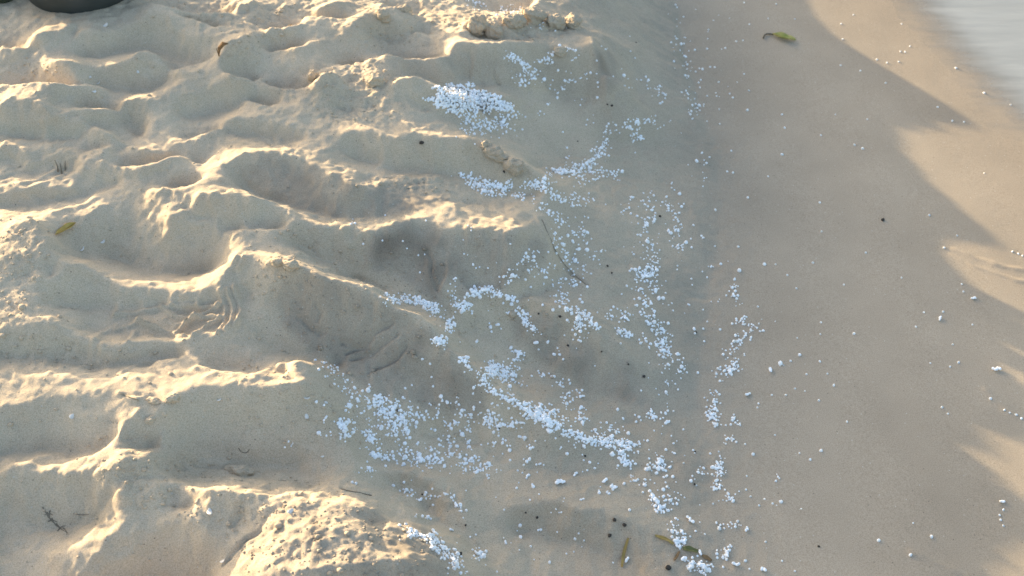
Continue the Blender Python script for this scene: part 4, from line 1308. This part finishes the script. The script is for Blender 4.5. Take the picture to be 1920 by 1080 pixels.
def blade(name, path, width, material, parent=None, cup=0.25, thick=0.0005, prof=None, seed=0):
    """A leaf blade: a thin solid strip, widest in the middle, cupped and slightly wavy."""
    path = np.array(path); n = len(path); V = []; Fc = []; m = 7
    for side in (0, 1):
        for i in range(n):
            d = path[min(i + 1, n - 1)] - path[max(i - 1, 0)]; d /= np.linalg.norm(d) + 1e-9
            a = np.cross(d, [0, 0, 1.0]); a /= np.linalg.norm(a) + 1e-9
            b = np.cross(a, d)
            t = i / (n - 1)
            w = width * (prof(t) if prof else math.sin(math.pi * min(0.98, max(0.02, t))) ** 0.7)
            for k in range(m):
                s_ = (k / (m - 1) - 0.5) * 2
                z_ = cup * w * s_ * s_ + 0.10 * w * math.sin(9 * t + 2 * s_ + seed) * abs(s_)
                V.append(path[i] + a * s_ * w * 0.5 + b * (z_ - side * thick))
    o1 = n * m
    for i in range(n - 1):
        for k in range(m - 1):
            p0 = i * m + k
            Fc.append((p0, p0 + 1, p0 + 1 + m, p0 + m))
            Fc.append((o1 + p0, o1 + p0 + m, o1 + p0 + 1 + m, o1 + p0 + 1))
        Fc.append((i * m, i * m + m, o1 + i * m + m, o1 + i * m))
        Fc.append((i * m + m - 1, o1 + i * m + m - 1, o1 + i * m + 2 * m - 1, i * m + 2 * m - 1))
    for i in (0, n - 1):
        for k in range(m - 1):
            Fc.append((i * m + k, i * m + k + 1, o1 + i * m + k + 1, o1 + i * m + k))
    return mesh_obj(name, V, Fc, material, parent)


def rooted(name, at_uv, label, category, group=None):
    q_, _ = on_sand([at_uv[0]], [at_uv[1]])
    e_ = empty(name, q_[0])
    tag(e_, label, category, group)
    return e_


def adopt(o_, e_):
    """Keep world placement of a mesh built in world space when it becomes a part."""
    o_.parent = e_
    o_.matrix_parent_inverse = Matrix.Translation(-e_.location)
    return o_


e = rooted('leaf', (1462, 74), 'yellow-green leaf with dark stalk on the wet sand', 'leaf')
p = surf_path([(1448, 66), (1458, 70), (1470, 75), (1482, 76), (1492, 78)], 12, 0.004)
adopt(blade('blade', p, 0.020, M_LEAF, cup=0.35, seed=1), e)
adopt(tube('midrib', p + np.array([0, 0, 0.0008]), 0.0009, 0.0004, M_GRASS), e)
p = surf_path([(1431, 74), (1432, 66), (1440, 65), (1450, 67)], 9, 0.003)
adopt(tube('stalk', p, 0.0013, 0.0017, M_STEM), e)
e = rooted('leaf', (125, 433), 'small ochre-yellow leaf on the shaded dry sand at the left', 'leaf')
p = surf_path([(106, 443), (118, 437), (130, 430), (143, 421)], 12, 0.004)
adopt(blade('blade', p, 0.013, M_LEAF2, cup=0.35, seed=3), e)
adopt(tube('midrib', p + np.array([0, 0, 0.0008]), 0.0007, 0.0004, M_GRASS), e)
e = rooted('dry_leaf', (418, 105), 'curled brown dry leaf standing at the edge of the lit sand', 'leaf')
q, _ = on_sand([411, 411, 430], [106, 90, 80])
adopt(blade('blade', np.array([q[0] + [0, 0, 0.001], q[0] + [0.004, 0.002, 0.013], q[0] + [0.012, 0.004, 0.022], q[0] + [0.02, 0.004, 0.025]]), 0.013, M_BROWN, cup=0.4, seed=5), e)
adopt(tube('stalk', np.array([q[0] + [0, 0, 0.001], q[0] + [-0.001, 0, 0.010], q[0] + [-0.002, 0.001, 0.017]]), 0.0011, 0.0008, M_BROWN), e)

flatprof = lambda t: 0.45 + 0.55 * math.sin(math.pi * (0.12 + 0.8 * t))
o = blade('straw', surf_path([(1166, 1064), (1168, 1045), (1173, 1025), (1178, 1010)], 12, 0.002), 0.0045, M_GRASS, cup=0.1, prof=flatprof)
tag(o, 'upright ochre grass blade on the slope near the bottom edge', 'grass blade')
o = blade('straw', surf_path([(1228, 1006), (1240, 1010), (1252, 1014), (1262, 1022)], 12, 0.003), 0.0055, M_GRASS, cup=0.1, prof=flatprof)
tag(o, 'short arched ochre grass blade above the foam lumps', 'grass blade')
o = blade('straw', surf_path([(1264, 1052), (1270, 1042), (1274, 1035)], 8, 0.002), 0.004, M_BROWN, cup=0.1, prof=flatprof)
tag(o, 'tiny brown grass blade left of the foam lumps', 'grass blade')
o = blade('leaf_scrap', surf_path([(1280, 1031), (1290, 1031), (1300, 1034), (1308, 1036)], 10, 0.003), 0.0085, M_OLIVE, cup=0.2, prof=flatprof)
tag(o, 'olive green leaf scrap among the foam lumps at the bottom', 'leaf scrap')
o = blade('leaf_scrap', surf_path([(1316, 1043), (1325, 1047), (1334, 1053)], 8, 0.002), 0.006, M_BROWN, cup=0.2, prof=flatprof)
tag(o, 'brown leaf scrap right of the olive one at the bottom', 'leaf scrap')

TWIGS = [
    (.0011, .0007, M_DARKTWIG, [(1016, 412), (1030, 444), (1041, 470), (1061, 501), (1082, 520), (1104, 538)], 'thin curved dark twig running down the slope from the ledge'),
    (.0022, .0015, M_TWIG, [(226, 738), (243, 745), (260, 751)], 'short pale twig on the shaded face, lower left'),
    (.0016, .0009, M_DARKTWIG, [(641, 918), (668, 923), (697, 929)], 'dark twig on the bank edge above the crumbly mound'),
    (.0012, .0010, M_DARKTWIG, [(447, 840), (452, 848), (462, 850), (468, 843)], 'small hooked twig on the shaded face'),
]
for k, (r0, r1, m, pts, lab) in enumerate(TWIGS):
    o = tube('twig', surf_path(pts, 16, r0 * 0.25), r0 * 0.55, r1 * 0.55, m, seed=k, knob=0.2)
    tag(o, lab, 'twig', 'twigs on the sand')

e = rooted('dried_weed', (100, 978), 'tangle of dark dried weed in the round hollow, lower left', 'dried weed')
for k, pts in enumerate([[(80, 951), (87, 963), (91, 972)], [(88, 960), (94, 974), (101, 981)], [(97, 972), (103, 984), (113, 991)], [(105, 982), (116, 994), (127, 999)],
                         [(84, 966), (92, 962), (99, 966)], [(90, 978), (99, 975), (107, 979)], [(108, 996), (114, 988), (122, 986)], [(118, 990), (124, 994), (125, 1002)], [(94, 957), (92, 967), (96, 978)],
                         [(138, 963), (150, 966), (166, 965)]]):
    adopt(tube('strand', surf_path(pts, 9, 0.0003), 0.0009, 0.0004, M_DARKTWIG, seed=k, knob=0.3), e)
e = rooted('grass_stubble', (115, 318), 'three dark dry grass stubs on the shaded sand at the left', 'grass stubble')
q, _ = on_sand([108, 115, 122], [322, 326, 320])
for k in range(3):
    adopt(tube('stub', np.array([q[k] + [0, 0, -0.003], q[k] + [0.001, 0.004, 0.008], q[k] + [0.002 * (k - 1), 0.008, 0.019 - 0.002 * k]]), 0.0014, 0.0007, M_DARKTWIG, seed=k), e)

# ------------------------------------------------------------------ dark pebbles, two of them added to darken gaps in the clods
PEB = [
    (1139, 196, 2.4, 'left one of the dark pebble pair on the upper slope'), (1147, 198, 3.4, 'right one of the dark pebble pair on the upper slope'),
    (791, 268, 5.5, 'round dark pebble under the sunlit terrace edge'), (978, 312, 3.6, 'dark lump added for the shaded gap at the lower end of the clod ridge'),
    (945, 322, 3.0, 'dark lump added for a shaded gap under the clod ridge'), (1237, 406, 3.2, 'dark pebble beside the upright bead trail'),
    (1655, 413, 4.4, 'lone dark pebble on the shaded wet sand'), (1139, 499, 2.4, 'upper of two small dark pebbles on the middle slope'),
    (1147, 512, 2.2, 'lower of two small dark pebbles on the middle slope'), (1010, 588, 2.2, 'small dark pebble left on the dark ridge face'),
    (1050, 593, 3.2, 'dark pebble below the crest of the middle ridge'), (1065, 648, 2.6, 'dark pebble on the dark face of the middle ridge'),
    (1128, 659, 2.2, 'small dark pebble right on the dark face of the middle ridge'), (1178, 683, 2.4, 'dark pebble near the foot of the middle ridge'),
    (1207, 706, 3.4, 'dark pebble at the foot of the middle ridge'), (1083, 265, 1.9, 'tiny dark pebble on the smooth upper slope'),
    (1192, 80, 2.0, 'tiny dark pebble right of the rounded upper mound'), (1152, 975, 4.2, 'left one of two dark pebbles above the foam chunk, bottom'),
    (1171, 984, 3.9, 'right one of two dark pebbles above the foam chunk, bottom'), (1143, 1004, 4.2, 'dark pebble touching a foam bead near the bottom'),
    (1007, 970, 2.8, 'dark pebble alone on the lower slope'), (986, 961, 1.9, 'tiny reddish-dark pebble on the lower slope'),
    (1253, 1065, 5.4, 'biggest dark pebble at the bottom edge'), (862, 1040, 4.0, 'dark pebble behind the foam at the crumbly mound'),
    (792, 927, 2.0, 'tiny dark pebble in the fold above the crumbly mound'), (1303, 848, 2.2, 'dark pebble at the toe, left of the thin trail'),
    (1302, 908, 2.2, 'dark pebble at the toe, below another'), (1535, 1025, 2.4, 'tiny dark pebble on the lower wet sand'),
    (745, 770, 2.4, 'dark pebble within the dense left patch of beads'), (936, 803, 2.2, 'dark pebble at the right end of the lower dark face'),
    (1097, 855, 2.2, 'dark pebble on the smooth slope under the long band'), (873, 985, 2.0, 'tiny dark pebble right of the low fold'),
    (1305, 624, 2.6, 'dark pebble left of the trail on the wet sand'),
]
pv, pf = ico(2)
PEB_MESH = []
for k in range(4):
    p = pv * (1 + 0.25 * noise3(pv, 0.9, 60 + k) + 0.08 * noise3(pv, 0.3, 66 + k))[:, None] * np.array([1.15, 0.9, 0.75])
    me = bpy.data.meshes.new('dark_pebble')
    me.from_pydata([tuple(x) for x in p], [], [tuple(int(i) for i in t) for t in pf])
    me.polygons.foreach_set('use_smooth', np.ones(len(me.polygons), bool)); me.materials.append(M_CHAR)
    PEB_MESH.append(me)
pp, pn = on_sand([a[0] for a in PEB], [a[1] for a in PEB])
for i, (u, v, r, lab) in enumerate(PEB):
    o = bpy.data.objects.new('dark_pebble', PEB_MESH[i % 4]); COL.objects.link(o)
    o.location = tuple(map(float, pp[i] + pn[i] * r * 0.0004)); o.scale = (r * 0.00072,) * 3
    o.rotation_euler = (rnd.uniform(-.4, .4), rnd.uniform(-.4, .4), rnd.uniform(0, 6.28))
    tag(o, lab, 'pebble', 'dark pebbles')

# ------------------------------------------------------------------ shell fragments on the dry sand
SH = [
    (198, 48, 4.5, 'pale shell fragment below the dark tub'), (168, 146, 4, 'upright pale shell fragment under the lit apron'), (184, 156, 3.4, 'pale shell fragment right under the lit apron'),
    (176, 172, 3.6, 'slim pale shell fragment on the shaded face, upper left'), (193, 453, 3.4, 'pale shell fragment right of the ochre leaf'), (154, 468, 4, 'pale shell fragment below the ochre leaf'),
    (411, 749, 2.8, 'tiny white shell fragment on the shaded face right of the lit rib'), (575, 746, 4, 'upper of two white shell fragments at the bank edge'), (575, 781, 3.4, 'lower of two white shell fragments at the bank edge'),
    (611, 755, 2.4, 'tiny white shell fragment at the lip of the left bead patch'), (136, 781, 4, 'pale shell fragment on the left shaded face'), (548, 832, 2.4, 'tiny pale shell fragment low on the shaded face'),
    (259, 135, 2.6, 'tiny pale shell fragment on the ridge, upper left'), (605, 856, 2.6, 'pale shell fragment at the lower corner of the shaded face'), (393, 960, 4.5, 'pale shell fragment on the lit plain left of the crumbly mound'),
    (545, 960, 4, 'pale shell fragment on top of the crumbly mound'), (418, 1052, 3.4, 'pale shell fragment beside the crack, bottom left'),
]
sp_, sn_ = on_sand([a[0] for a in SH], [a[1] for a in SH])
for i, (u, v, r, lab) in enumerate(SH):
    p = pv * np.array([1.2, 0.8, 0.25]); p[:, 2] += 0.35 * (p[:, 0] ** 2) - 0.2
    p = p * (1 + 0.25 * noise3(pv, 0.8, 200 + i))[:, None]
    o = mesh_obj('shell_fragment', p * r * 0.001, pf, M_SHELL)
    o.location = tuple(map(float, sp_[i] + sn_[i] * r * 0.0004))
    o.rotation_euler = (rnd.uniform(-.6, .6), rnd.uniform(-.6, .6), rnd.uniform(0, 6.28))
    tag(o, lab, 'shell fragment', 'shell fragments')
